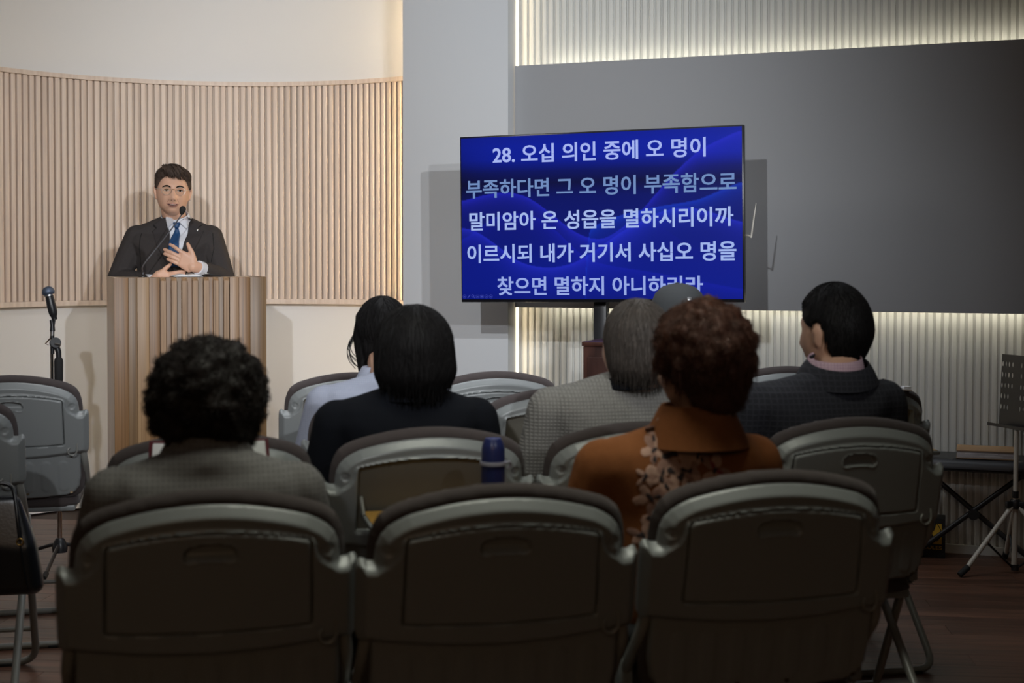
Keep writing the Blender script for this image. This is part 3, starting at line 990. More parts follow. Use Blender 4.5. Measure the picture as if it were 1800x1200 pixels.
# ---- hair
def strands(name, src, n, length, material, parent, curl=0.0, down=1.0, lift=0.3, rad=0.0009, seed=1, zmin=-9, keep=None, wander=0.4, seg=7, comb=None):
    """hundreds of thin locks growing from the surface of the hair"""
    rng = np.random.default_rng(seed)
    me = src.data
    nv = len(me.vertices); co = np.empty(nv * 3); me.vertices.foreach_get('co', co); co = co.reshape(-1, 3)
    no = np.empty(nv * 3); me.vertices.foreach_get('normal', no); no = no.reshape(-1, 3)
    ok = co[:, 2] > zmin
    if keep is not None: ok &= keep(co)
    idx = rng.choice(np.nonzero(ok)[0], n)
    p = co[idx] - no[idx] * 0.003; nn = no[idx]
    g = np.array([0, 0, -1.0]) if comb is None else np.array(comb, float)
    t = g - nn * (nn @ g)[:, None]
    t = t * down + rng.normal(0, wander, (n, 3))
    t -= nn * np.einsum('ij,ij->i', t, nn)[:, None]
    t /= np.maximum(np.linalg.norm(t, axis=1, keepdims=True), 1e-6)
    b = np.cross(nn, t)
    L = length * rng.uniform(0.6, 1.3, n)
    ph = rng.uniform(0, 2 * PI, n); turns = rng.uniform(0.8, 1.6, n)
    S = seg; ts = np.linspace(0, 1, S)
    pts = np.empty((n, S, 3))
    if curl == 0:
        tree = BVHTree.FromPolygons([v.co for v in me.vertices], [list(f.vertices) for f in me.polygons])
        cur = p.copy(); dirn = t.copy(); free = np.zeros(n, bool)
        for i in range(S):
            pts[:, i] = cur + nn * 0.0
            nxt = cur + dirn * (L / (S - 1))[:, None]
            for k in range(n):
                if free[k]:
                    dirn[k] = dirn[k] * 0.7 + g * 0.3; cur[k] = nxt[k]; continue
                h = tree.find_nearest(Vector(nxt[k]))
                if h[0] is None: cur[k] = nxt[k]; continue
                hn = np.array(h[1])
                if hn[2] < -0.55: free[k] = True; dirn[k] = dirn[k] * 0.6 + g * 0.4; cur[k] = nxt[k]; continue
                q = np.array(h[0]) + hn * (0.0005 + lift * 0.02 * (i / S))
                d_ = q - cur[k]; ln = np.linalg.norm(d_)
                cur[k] = q
                nd = g - hn * (g @ hn); nd /= max(np.linalg.norm(nd), 1e-6)
                base_d = d_ / max(ln, 1e-6)
                dirn[k] = base_d * 0.75 + nd * 0.25
    for i, s_ in enumerate(ts):
        if curl == 0: break
        lift_h = lift * L * (s_ - 0.75 * s_ * s_)
        q = p + t * (L * s_)[:, None] + nn * lift_h[:, None]
        q[:, 2] -= (0.25 * L * s_ * s_) * (1 if curl == 0 else 0.2)
        if curl > 0:
            a = ph + turns * 2 * PI * s_
            q = p + t * (L * s_ * 0.55)[:, None] + nn * lift_h[:, None] + (b * np.cos(a)[:, None] + nn * np.sin(a)[:, None]) * (curl * min(1, s_ * 2.5))
        pts[:, i] = q
    tan = np.gradient(pts, axis=1); tan /= np.maximum(np.linalg.norm(tan, axis=2, keepdims=True), 1e-9)
    ref = np.broadcast_to(nn[:, None, :], tan.shape)
    xx = np.cross(tan, ref); xx /= np.maximum(np.linalg.norm(xx, axis=2, keepdims=True), 1e-6)
    yy = np.cross(tan, xx)
    rr_ = rad * (1 - 0.75 * ts)[None, :, None] * rng.uniform(0.7, 1.4, (n, 1, 1))
    V = np.empty((n, S, 3, 3))
    for k in range(3):
        an = 2 * PI * k / 3
        V[:, :, k] = pts + (xx * math.cos(an) + yy * math.sin(an)) * rr_
    V = V.reshape(-1, 3)
    base = (np.arange(n)[:, None] * S + np.arange(S - 1)[None]).reshape(-1) * 3
    Fc = []
    for k in range(3):
        k2 = (k + 1) % 3
        Fc.append(np.stack([base + k, base + k2, base + 3 + k2, base + 3 + k], -1))
    Fc = np.concatenate(Fc)
    m2 = bpy.data.meshes.new(name)
    m2.from_pydata(V.tolist(), [], Fc.tolist()); m2.update()
    return finish(name, m2, material, parent, angle=180, kind='stuff')


def hair_cap(name, Hm, hs, thick, line, material, parent, shift=(0, 0, 0), noise=0.0, seed=3, back=0.0):
    """closed shell round the skull that sinks under the skin below the hairline"""
    p, Fc = head_points(72, 56, hs)
    q0, _ = p.copy(), 0
    base, _ = head_points(72, 56, hs)
    c = np.array([0, 0, 0.0])
    n = base / np.array([0.0765, 0.096, 0.118]) ** 2; n /= np.linalg.norm(n, axis=1, keepdims=True)
    az = np.degrees(np.arctan2(np.abs(p[:, 0]), p[:, 1]))
    zl = np.interp(az, [a for a, _ in line], [z for _, z in line])
    m_ = sstep(-0.004, 0.008, p[:, 2] - zl)
    rng = np.random.default_rng(seed)
    t = thick(p) if callable(thick) else np.full(len(p), thick)
    if noise:
        for _ in range(90):
            d = rng.normal(size=3); d /= np.linalg.norm(d)
            un = p / np.linalg.norm(p, axis=1, keepdims=True)
            t = t + noise * rng.uniform(-1, 1) * np.exp(-((1 - un @ d) / 0.012))
    q = p + n * (t * m_ - 0.010 * (1 - m_))[:, None] + np.array(shift) * m_[:, None]
    V = [Hm @ Vector(v) for v in q]
    bm = bmesh.new(); vs = [bm.verts.new(v) for v in V]
    for f in Fc:
        try: bm.faces.new([vs[i] for i in f])
        except ValueError: pass
    bmesh.ops.remove_doubles(bm, verts=vs, dist=1e-5)
    return from_bm(name, bm, material, parent, angle=180)


def curly_blob(name, c, rad, bump, nb, material, parent, seed, cut=None, extra=()):
    rng = random.Random(seed)
    bm = bmesh.new()
    add_hull(bm, [(c, tuple(r - bump * 0.5 for r in rad))], 3)
    for e in extra: add_hull(bm, e)
    for _ in range(nb):
        v = Vector((rng.gauss(0, 1), rng.gauss(0, 1), rng.gauss(0, 1))).normalized()
        p = Vector((v.x * rad[0], v.y * rad[1], v.z * rad[2])) * rng.uniform(0.84, 0.93)
        if cut is not None and cut(v): continue
        add_hull(bm, [(Vector(c) + p, bump * rng.uniform(0.7, 1.3))], 1)
    me = remesh(bm, 0.0055, 2); me.name = name; me.materials.clear()
    return finish(name, me, material, parent, angle=180)


# ---- a seated person seen from behind
def seated(label, cat_loc, rz, Hw, hyaw, shz, shw, lean, top_mat, hs=1.0, hpitch=0.0, hroll=0.0, skin='skin2', bulk=1.0, top_name='sweater', arms_out=0.04, shz2=None):
    """cat_loc: where the person sits; Hw: middle of the head in the room"""
    t = thing('person', label, 'person', (cat_loc[0], cat_loc[1], 0), rz)
    inv = (Matrix.Translation((cat_loc[0], cat_loc[1], 0)) @ Matrix.Rotation(rz, 4, 'Z')).inverted()
    hc = inv @ Vector(Hw)
    Hm = head_matrix(hc, hyaw, hpitch, hroll)
    cx = hc.x * 0.35
    shl, shr = Vector((-shw + cx, lean, shz)), Vector((shw + cx, lean, shz2 or shz))
    neck = Vector((hc.x * 0.8, (hc.y + lean) / 2 - 0.02, (shz + hc.z) / 2))
    seat = 0.505
    hip = Vector((0, 0.02, seat + 0.095))
    chest = Vector((cx * 0.8, lean * 0.8 + 0.01, shz - 0.13))

    def torso(bm, g):
        add_hull(bm, [(hip, (0.165 * bulk + g, 0.115 + g, 0.10)), (Vector((cx * 0.5, lean * 0.4, (hip.z + chest.z) / 2)), (0.150 * bulk + g, 0.105 + g, 0.09))])
        add_hull(bm, [(Vector((cx * 0.5, lean * 0.4, (hip.z + chest.z) / 2)), (0.150 * bulk + g, 0.105 + g, 0.09)), (chest, (0.160 * bulk + g, 0.108 + g, 0.09))])
        add_hull(bm, [(chest, (0.160 * bulk + g, 0.108 + g, 0.09)), (shl + Vector((0.055, 0, -0.04)), (0.05 + g, 0.075 + g, 0.05 + g)), (shr + Vector((-0.055, 0, -0.04)), (0.05 + g, 0.075 + g, 0.05 + g))])
        add_hull(bm, [(shl + Vector((0.03, 0, -0.045)), 0.045 + g), (shr + Vector((-0.03, 0, -0.045)), 0.045 + g), (Vector((neck.x, lean - 0.005, shz + 0.018)), (0.062 + g, 0.055 + g, 0.030 + g))])

    def arms(bm, g, hands):
        for s, sh in ((-1, shl), (1, shr)):
            a = sh + Vector((-s * 0.012, 0, -0.045))
            e = Vector((sh.x + s * arms_out, lean + 0.05, 0.66))
            wv = Vector((s * 0.10 + cx * 0.5, lean + 0.29, 0.645))
            limb(bm, [a, (a + e) / 2, e, (e + wv) / 2, wv], [0.050 * bulk + g, 0.045 + g, 0.038 + g, 0.034 + g, 0.026 + g])
            if hands: add_hand(bm, wv, Vector((-s * 0.7, 0.8, -0.12)), (0, 0.1, 1), side=s, curl=0.5)

    def legs(bm, g):
        for s in (-1, 1):
            h = Vector((s * 0.09, 0.03, seat + 0.075)); k = Vector((s * 0.12, 0.40, seat + 0.05)); an = Vector((s * 0.12, 0.33, 0.09))
            limb(bm, [h, k, (k + an) / 2, an], [0.080 + g, 0.058 + g, 0.050 + g, 0.035 + g])
            add_hull(bm, [(an + Vector((0, -0.02, -0.04)), 0.034), (an + Vector((0, 0.14, -0.062)), 0.026)])

    bm = bmesh.new()
    add_head(bm, Hm, hs)
    add_hull(bm, [(Hm @ Vector((0, -0.022, -0.07)), 0.055), (Vector((neck.x, lean, shz + 0.02)), (0.058, 0.055, 0.04))])
    torso(bm, 0); arms(bm, 0, True); legs(bm, 0)
    body = skin_obj('body', bm, 0.0068, M[skin], t, smooth=3)
    bm = bmesh.new(); torso(bm, 0.012); arms(bm, 0.012, False)
    top = skin_obj(top_name, bm, 0.0075, top_mat, t, smooth=8)
    bm = bmesh.new()
    add_hull(bm, [(hip + Vector((0, 0, -0.03)), (0.18 * bulk, 0.135, 0.085)), (hip, (0.17 * bulk, 0.12, 0.09))])
    legs2 = bm
    for s in (-1, 1):
        h = Vector((s * 0.09, 0.03, seat + 0.075)); k = Vector((s * 0.12, 0.40, seat + 0.05)); an = Vector((s * 0.12, 0.33, 0.12))
        limb(bm, [h, k, (k + an) / 2, an], [0.092, 0.070, 0.062, 0.056])
    skin_obj('trousers', bm, 0.010, M['trouser'], t, smooth=4)
    for s in (-1, 1):
        bm = bmesh.new(); an = Vector((s * 0.12, 0.33, 0.09))
        add_hull(bm, [(an + Vector((0, -0.025, -0.046)), (0.040, 0.045, 0.042)), (an + Vector((0, 0.15, -0.060)), (0.040, 0.05, 0.030))])
        skin_obj('shoe', bm, 0.007, M['shoe'], t, smooth=2)
    return t, Hm, body, top, neck, inv


def collar_ring(name, centre, rx, ry, z0, z1, tilt, material, parent, flare=0.004, thick=0.006, seg=40, pitch=0.0, **kw):
    """a standing collar: a short thick-walled tube with rounded rims"""
    bm = bmesh.new()
    prof = [(0, z0), (thick, z0 + 0.002), (thick + 0.001, (z0 + z1) / 2), (thick * 0.8 + flare * 0, z1 - 0.003), (thick * 0.5, z1), (0, z1 - 0.002), (-0.001, (z0 + z1) / 2)]
    m = Matrix.Translation(centre) @ Matrix.Rotation(pitch, 4, 'X') @ Matrix.Rotation(tilt, 4, 'Y')
    rings = []
    for k in range(seg):
        a = 2 * PI * k / seg
        ring = []
        for dr, z in prof:
            fl_ = flare * (z1 - z) / (z1 - z0)
            ring.append(bm.verts.new(m @ Vector(((rx + dr + fl_ * 3) * math.cos(a), (ry + dr + fl_ * 3) * math.sin(a), z))))
        rings.append(ring)
    for k in range(seg):
        a, b = rings[k], rings[(k + 1) % seg]
        for j in range(len(prof)):
            bm.faces.new((a[j], a[(j + 1) % len(prof)], b[(j + 1) % len(prof)], b[j]))
    return from_bm(name, bm, material, parent, angle=60, **kw)


def seat_at(key, dx=0.0, dy=0.255):
    p = cpt(key, dx, dy, 0)
    return (p.x, p.y)


# 1 curly dark hair, grey tweed jacket (nearest row, left)
Hw = P(363, 712, 2.66)
t, Hm, body, top, neck, inv = seated('person with big dark curly hair in a grey tweed jacket, nearest row left', seat_at('r1a', -0.005), RA, Hw, R(4), 0.902, 0.172, -0.015, M['tweed'], top_name='jacket', hs=0.93)
hc = Hm.translation
hb = curly_blob('hair', hc + Vector((0, -0.014, 0.014)), (0.110, 0.116, 0.122), 0.015, 330, M['hair_curly'], t, 5, cut=lambda v: v.y > 0.45 and v.z < 0.35)
strands('hair_curls', hb, 4600, 0.026, M['hair_curly'], t, curl=0.0045, lift=0.40, rad=0.0011, seed=2, wander=0.9, seg=9)
collar_ring('jacket_collar', Vector((neck.x, neck.y + 0.014, 0.925)), 0.058, 0.056, -0.030, 0.050, 0, M['tweed'], t, flare=0.013, pitch=R(8))

# 2 auburn curly hair, orange knit with a floral print (nearest row, right)
Hw = P(1236, 642, 2.80)
t, Hm, body, top, neck, inv = seated('person with auburn curls in an orange high-neck top with pale flower print', seat_at('r1c', -0.125), RA, Hw, R(36), 0.925, 0.168, 0.0, M['orange'], top_name='knit_top', hs=0.93)
hc = Hm.translation
hb = curly_blob('hair', hc + Vector((-0.003, -0.022, 0.034)), (0.101, 0.108, 0.098), 0.015, 260, M['hair_auburn'], t, 9, cut=lambda v: (v.y > 0.35 and v.z < 0.3) or (v.z < -0.45 and v.y > -0.3),
                extra=[[(hc + Vector((0.010, -0.040, 0.0)), (0.078, 0.070, 0.06)), (hc + Vector((0.014, -0.046, -0.062)), (0.058, 0.045, 0.035))]])
strands('hair_curls', hb, 2400, 0.030, M['hair_auburn'], t, curl=0.0042, lift=0.35, rad=0.0009, seed=4, wander=0.8, seg=9)
strands('hair_locks', hb, 1800, 0.045, M['hair_auburn'], t, lift=0.25, rad=0.0010, seed=5, zmin=hc.z - 0.03, wander=0.7, seg=7)
collar_ring('high_neck', Vector((neck.x, neck.y + 0.014, 0.948)), 0.062, 0.064, -0.026, 0.056, 0, M['orange'], t, flare=0.012, thick=0.009)
bv = bvh_of([top])
fo = inv @ P(1195, 850, 2.5)
flowers = [(1178, 775, 20), (1192, 808, 27), (1158, 800, 17), (1222, 838, 17), (1205, 846, 24), (1268, 838, 20), (1240, 806, 15), (1168, 850, 18), (1150, 885, 20), (1190, 888, 22), (1140, 845, 13), (1160, 925, 20), (1135, 950, 17), (1152, 965, 16)]
ex = inv.to_3x3() @ Vector((1, 0, 0)); ez = Vector((0, 0, 1)); ey = inv.to_3x3() @ Vector((0, 1, 0))
rg = random.Random(11)
for k, (fx, fy, fr) in enumerate(flowers):
    c = inv @ P(fx, fy, 2.66); c = c - ey * 0.30
    rad_ = fr / F * 2.66 * 1.32
    npet = 5
    a0 = rg.uniform(0, 2 * PI)
    for j in range(npet):
        a = a0 + j * 2 * PI / npet + rg.uniform(-0.3, 0.3)
        ln_ = rg.uniform(0.45, 0.62); wd_ = rg.uniform(0.26, 0.38)
        pc = Vector((math.cos(a), math.sin(a))) * rad_ * (0.16 + ln_ * 0.95)
        pol = []
        for m_ in range(14):
            b = 2 * PI * m_ / 14
            lx, ly = math.cos(b) * rad_ * ln_ * rg.uniform(0.88, 1.1), math.sin(b) * rad_ * wd_ * rg.uniform(0.8, 1.2)
            pol.append((pc.x + lx * math.cos(a) - ly * math.sin(a), pc.y + lx * math.sin(a) + ly * math.cos(a)))
        drape('petal_print', pol, rad_ * 0.09, bv, c, ex, ez, ey, 0.0012, 0.0006, M['petal'] if (j + k) % 3 else M['petal_2'], t, rim=0.001)
    for j in range(3):
        a = rg.uniform(0, 2 * PI); o_ = rad_ * rg.uniform(0.0, 0.85)
        pol = []
        for m_ in range(9):
            b = 2 * PI * m_ / 9
            lx, ly = math.cos(b) * rad_ * rg.uniform(0.18, 0.38), math.sin(b) * rad_ * rg.uniform(0.10, 0.20)
            pol.append((o_ * math.cos(a) * (j > 0) + lx * math.cos(a) - ly * math.sin(a), o_ * math.sin(a) * (j > 0) + lx * math.sin(a) + ly * math.cos(a)))
        drape('petal_print', pol, rad_ * 0.06, bv, c, ex, ez, ey, 0.0022, 0.0006, M['petal_red'] if k == 5 and j else M['petal_dark'], t, rim=0.001, label='dark flower centre')

# 3 black bob, black knit (second row)
Hw = P(725, 622, 3.48)
t, Hm, body, top, neck, inv = seated('person with a smooth black bob in a black knit sweater, second row', seat_at('r2b', -0.03), RA, Hw, R(10), 0.935, 0.182, -0.01, M['black_knit'])
hc = Hm.translation
bm = bmesh.new()
add_hull(bm, [(hc + Vector((0, -0.020, 0.022)), (0.098, 0.108, 0.102)), (hc + Vector((0.002, -0.030, -0.035)), (0.102, 0.092, 0.075))], 3)
add_hull(bm, [(hc + Vector((0.002, -0.030, -0.035)), (0.102, 0.092, 0.075)), (hc + Vector((0.004, -0.045, -0.068)), (0.078, 0.060, 0.040))], 3)
hb = skin_obj('hair', bm, 0.006, M['hair_black'], t, smooth=6)
strands('hair_locks', hb, 2600, 0.045, M['hair_black'], t, lift=0.05, rad=0.0012, seed=6, wander=0.10, seg=7)
collar_ring('neckband', Vector((neck.x, neck.y + 0.014, 0.955)), 0.070, 0.062, -0.010, 0.012, 0, M['black_knit'], t, flare=0.004, thick=0.004)

# 4 long wavy dark hair, pale blue shirt (third row)
Hw = P(668, 590, 4.60)
t, Hm, body, top, neck, inv = seated('person with loosely tied wavy dark hair in a pale blue striped shirt', seat_at('r3a', -0.02, 0.275), RA, Hw, R(18), 0.90, 0.178, 0.0, M['blue_shirt'], top_name='shirt', hs=0.94)
hc = Hm.translation
hb = curly_blob('hair', hc + Vector((0.006, -0.012, 0.032)), (0.092, 0.110, 0.104), 0.010, 90, M['hair_black'], t, 13,
                extra=[[(hc + Vector((0.0, -0.055, -0.03)), (0.062, 0.045, 0.06)), (hc + Vector((0.01, -0.075, -0.13)), (0.045, 0.030, 0.05))],
                       [(hc + Vector((-0.066, -0.010, 0.0)), (0.022, 0.030, 0.05)), (hc + Vector((-0.060, -0.030, -0.10)), (0.014, 0.018, 0.03))]],
                cut=lambda v: v.y > 0.4 and v.z < 0.3)
strands('hair_locks', hb, 2600, 0.085, M['hair_black'], t, lift=0.10, rad=0.0011, seed=8, wander=0.25, seg=8)
lk = [(-0.080, 0.02, 0.0), (-0.098, 0.0, -0.035), (-0.093, -0.015, -0.065), (-0.070, -0.03, -0.09)]
for k in range(7):
    o_ = Vector((random.uniform(-0.006, 0.006), random.uniform(-0.01, 0.01), random.uniform(-0.006, 0.006)))
    tube('hair_wisp', smooth_path([hc + Vector(p) + o_ * (1 + i * 0.5) for i, p in enumerate(lk)], 4), 0.0012, M['hair_black'], t, seg=5)
for k in range(8):
    o_ = random.uniform(-0.012, 0.012)
    tube('hair_wisp', smooth_path([hc + Vector((-0.045, -0.05, -0.08)), hc + Vector((-0.062 + o_, -0.06, -0.115)), hc + Vector((-0.080 + o_ * 2, -0.06, -0.135 + o_)), hc + Vector((-0.096 - o_, -0.06, -0.150 - o_))], 4), 0.0013, M['hair_black'], t, seg=5)
collar_ring('shirt_collar', Vector((neck.x, neck.y + 0.014, 0.925)), 0.062, 0.058, -0.02, 0.030, 0, M['blue_shirt'], t, flare=0.008, thick=0.004)

# 5 grey hair, light grey knit (second row)
Hw = P(1118, 606, 3.60)
t, Hm, body, top, neck, inv = seated('person with straight grey hair in a light grey waffle-knit cardigan', seat_at('r2c', -0.025), RA, Hw, R(24), 0.955, 0.178, 0.0, M['grey_knit'], top_name='cardigan')
hc = Hm.translation
bm = bmesh.new()
add_hull(bm, [(hc + Vector((0, -0.016, 0.020)), (0.086, 0.104, 0.100)), (hc + Vector((0.0, -0.035, -0.040)), (0.084, 0.082, 0.065))], 3)
add_hull(bm, [(hc + Vector((0.0, -0.035, -0.040)), (0.084, 0.082, 0.065)), (hc + Vector((0.0, -0.050, -0.066)), (0.066, 0.050, 0.034))], 3)
hb = skin_obj('hair', bm, 0.006, M['hair_grey'], t, smooth=6)
strands('hair_locks', hb, 2600, 0.042, M['hair_grey'], t, lift=0.10, rad=0.0010, seed=10, wander=0.22, seg=7)
collar_ring('neckband', Vector((neck.x, neck.y + 0.014, 0.975)), 0.066, 0.060, -0.012, 0.016, 0, M['black_knit'], t, flare=0.003, thick=0.003, label='dark neckband')

# 6 charcoal cap, pale shirt (third row)
Hw = P(1192, 566, 4.72)
t, Hm, body, top, neck, inv = seated('person in a charcoal cap and pale grey shirt, below the screen corner', seat_at('r3c', -0.10, 0.28), RA, Hw, R(5), 0.875, 0.178, 0.0, M['pale_shirt'], top_name='shirt')
hc = Hm.translation
hair_cap('hair', Hm, 1.0, 0.008, [(0, 0.07), (50, 0.06), (75, 0.0), (100, -0.03), (180, -0.075)], M['hair_curly'], t)
bm = bmesh.new()
cp = hc + Vector((0, -0.004, 0.028))
p_, f_ = head_points(56, 40)
prof = [(0.0, 0.101), (0.03, 0.098), (0.055, 0.088), (0.075, 0.068), (0.086, 0.040), (0.089, 0.010), (0.0885, -0.008), (0.085, -0.008), (0.084, 0.01), (0.0, 0.02)]
add_lathe(bm, prof[::-1], 32, Matrix.Translation(cp) @ Matrix.Rotation(R(5), 4, 'Z') @ Matrix.Diagonal((1, 1.18, 1, 1)))
cap = from_bm('cap', bm, M['cap'], t, angle=70)
lathe('cap_button', [(0, 0.0), (0.008, 0.001), (0.007, 0.005), (0, 0.006)], M['cap'], cap, seg=12, mtx=Matrix.Translation(cp + Vector((-0.004, 0, 0.098))))
for k in range(6):
    a = k * PI / 3 + R(5)
    pts = [cp + Vector((0.0895 * math.cos(a) * math.sin(s_) , 0.1055 * math.sin(a) * math.sin(s_), 0.102 * math.cos(s_) - 0.0)) for s_ in np.linspace(0.1, 1.45, 9)]
    tube('cap_seam', pts, 0.0012, M['cap'], cap, seg=5)
br = prism('cap_brim', [(0.075 * math.sin(a), 0.085 + 0.085 * math.cos(a)) for a in np.linspace(-PI / 2, PI / 2, 15)], -0.004, 0.0, M['cap'], cap, mtx=Matrix.Translation(cp) @ Matrix.Rotation(R(5), 4, 'Z'))
box('cap_buckle', cp + Vector((0.004, -0.098, 0.052)), (0.016, 0.004, 0.010), M['steel'], cap, bevel=0.0015, rot=Matrix.Rotation(R(-25), 3, 'X'), label='small bright metal buckle')
collar_ring('shirt_collar', Vector((neck.x, neck.y + 0.014, 0.90)), 0.060, 0.056, -0.015, 0.030, 0, M['pale_shirt'], t, flare=0.007, thick=0.004)

# 7 short black hair, dark check blazer (second row, right)
Hw = P(1466, 583, 3.80)
t, Hm, body, top, neck, inv = seated('man with short black hair in a dark navy checked blazer and pink collar', seat_at('r2d', -0.03), RA, Hw, R(27), 0.955, 0.195, 0.0, M['blazer'], bulk=1.08, top_name='blazer', hs=0.99)

hc = Hm.translation
hb = hair_cap('hair', Hm, 1.0, lambda p: 0.011 + 0.003 * np.clip(p[:, 2] / 0.1, 0, 1), [(0, 0.062), (40, 0.058), (62, 0.02), (76, 0.010), (88, 0.026), (104, 0.018), (116, -0.045), (140, -0.090), (180, -0.098)], M['hair_black'], t, noise=0.002)
strands('hair_locks', hb, 2200, 0.022, M['hair_black'], t, lift=0.12, rad=0.0009, seed=12, wander=0.3, seg=5, keep=lambda c: (c[:, 2] > hc.z - 0.07) & ((c[:, 1] < hc.y - 0.02) | (c[:, 2] > hc.z + 0.07)))
collar_ring('shirt_collar', Vector((neck.x - 0.004, 0.012, 0.993)), 0.067, 0.064, -0.020, 0.042, R(-3), M['pink_check'], t, flare=0.004, thick=0.004, pitch=R(10), label='pink checked shirt collar')
collar_ring('blazer_collar', Vector((neck.x, 0.002, 0.994)), 0.075, 0.072, -0.020, 0.030, R(-3), M['blazer'], t, flare=0.009, thick=0.007, pitch=R(16))

# ================================================================== THE SPEAKER
SX, SY = -1.615, 6.80
SR = PI + R(-2)
sp = thing('person', 'man in charcoal suit, blue tie and round glasses speaking with hands on chest', 'person', (SX, SY, 0), SR)
SI = (Matrix.Translation((SX, SY, 0)) @ Matrix.Rotation(SR, 4, 'Z')).inverted()


def SP(px, py, Y):
    return SI @ P(px, py, Y)


Hc = SP(304.5, 337.5, 6.76)
SH = head_matrix(Hc, R(17), R(2), R(-2))
# the shoulders
sL, sR = Vector((0.185, 0.0, 1.435)), Vector((-0.185, 0.0, 1.435))     # image left, image right
sL = SP(242, 418, 6.80); sR = SP(370, 418, 6.80)
eL = SP(207, 490, 6.78); eR = SP(395, 492, 6.76)
wL = SP(268, 496, 6.60); wR = SP(349, 470, 6.585)


def sp_torso(bm, g):
    hipc = Vector((0, 0.0, 0.96)); wa = Vector((0, 0.005, 1.12)); chz = Vector((0, 0.008, 1.32))
    add_hull(bm, [(hipc, (0.165 + g, 0.115 + g, 0.09)), (wa, (0.155 + g, 0.112 + g, 0.08))])
    add_hull(bm, [(wa, (0.155 + g, 0.112 + g, 0.08)), (chz, (0.168 + g, 0.118 + g, 0.085))])
    add_hull(bm, [(chz, (0.168 + g, 0.118 + g, 0.085)), (sL + Vector((-0.03, 0, -0.02)), (0.05 + g, 0.07 + g, 0.05 + g)), (sR + Vector((0.03, 0, -0.02)), (0.05 + g, 0.07 + g, 0.05 + g))])
    add_hull(bm, [(sL + Vector((-0.008, 0, -0.006)), 0.050 + g), (sR + Vector((0.008, 0, -0.006)), 0.050 + g), (Vector((Hc.x * 0.6, -0.016, 1.471)), (0.060 + g, 0.055 + g, 0.03 + g))])


def sp_arms(bm, g):
    for a, e, w_ in ((sL, eL, wL), (sR, eR, wR)):
        q = (a * 0.55 + e * 0.45)
        limb(bm, [a, q, e, (e * 0.5 + w_ * 0.5), w_ + (e - w_) * 0.22], [0.054 + g, 0.050 + g, 0.042 + g, 0.038 + g, 0.030 + g])


bm = bmesh.new()
add_head(bm, SH)
add_hull(bm, [(SH @ Vector((0, -0.020, -0.075)), (0.055, 0.056, 0.05)), (Vector((Hc.x * 0.7, -0.01, 1.475)), (0.058, 0.056, 0.03))], 3)
sp_torso(bm, -0.004); sp_arms(bm, -0.010)
limb(bm, [eL, wL], [0.036, 0.024]); limb(bm, [eR, wR], [0.036, 0.026])
for s in (-1, 1):
    limb(bm, [Vector((s * 0.09, 0, 0.93)), Vector((s * 0.10, 0.01, 0.50)), Vector((s * 0.10, -0.02, 0.10))], [0.085, 0.055, 0.038])
    add_hull(bm, [(Vector((s * 0.10, -0.03, 0.045)), 0.036), (Vector((s * 0.11, 0.13, 0.03)), 0.026)])


def ZP(x, y, Y):        # a point measured on the enlarged hand
    return SP(255 + x / 13.333, 410 + y / 13.333, Y)


# left hand (on the right in view), laid on the chest, back of the hand to us
Yh = 6.555
add_hull(bm, [(wR, 0.026), (ZP(1120, 780, Yh + 0.01), 0.026)])
add_hull(bm, [(ZP(1150, 760, Yh + 0.012), 0.020), (ZP(1030, 830, Yh + 0.012), 0.018), (ZP(905, 470, Yh), 0.0125), (ZP(815, 720, Yh), 0.012), (ZP(1110, 600, Yh + 0.008), 0.017)])
FR = 0.0088
limb(bm, [ZP(900, 470, Yh), ZP(765, 372, Yh - 0.006), ZP(665, 300, Yh + 0.002), ZP(592, 262, Yh + 0.010)], [0.0115, 0.0098, 0.0092, 0.0080], 1)
limb(bm, [ZP(845, 560, Yh), ZP(650, 465, Yh - 0.010), ZP(540, 415, Yh - 0.002), ZP(458, 378, Yh + 0.006)], [0.0115, 0.0100, 0.0093, 0.0082], 1)
limb(bm, [ZP(820, 640, Yh), ZP(640, 560, Yh - 0.010), ZP(540, 515, Yh - 0.003), ZP(458, 478, Yh + 0.006)], [0.0110, 0.0096, 0.0090, 0.0080], 1)
limb(bm, [ZP(815, 730, Yh), ZP(680, 675, Yh - 0.006), ZP(600, 640, Yh - 0.001), ZP(528, 602, Yh + 0.006)], [0.0105, 0.0088, 0.0082, 0.0072], 1)
limb(bm, [ZP(1140, 640, Yh + 0.010), ZP(1105, 470, Yh + 0.006), ZP(1050, 350, Yh + 0.006), ZP(1003, 248, Yh + 0.010)], [0.0190, 0.0135, 0.0112, 0.0090], 1)
# right hand, lower, thumb up and fingers under the other hand
Yl = 6.59
add_hull(bm, [(wL, 0.026), (ZP(330, 980, Yl), 0.024)])
add_hull(bm, [(ZP(330, 985, Yl), 0.022), (ZP(400, 930, Yl), 0.019), (ZP(520, 965, Yl), 0.015), (ZP(500, 1060, Yl), 0.015)])
limb(bm, [ZP(400, 925, Yl), ZP(470, 830, Yl - 0.004), ZP(545, 765, Yl - 0.004), ZP(598, 722, Yl)], [0.0165, 0.0120, 0.0100, 0.0082], 1)
limb(bm, [ZP(530, 960, Yl), ZP(680, 925, Yl - 0.006), ZP(810, 897, Yl - 0.004), ZP(930, 892, Yl)], [0.0125, 0.0098, 0.0090, 0.0078], 1)
limb(bm, [ZP(530, 1010, Yl), ZP(690, 985, Yl - 0.004), ZP(820, 965, Yl), ZP(920, 960, Yl + 0.004)], [0.0120, 0.0095, 0.0088, 0.0076], 1)
limb(bm, [ZP(520, 1060, Yl + 0.004), ZP(670, 1050, Yl), ZP(790, 1040, Yl), ZP(880, 1040, Yl)], [0.0115, 0.0092, 0.0086, 0.0074], 1)
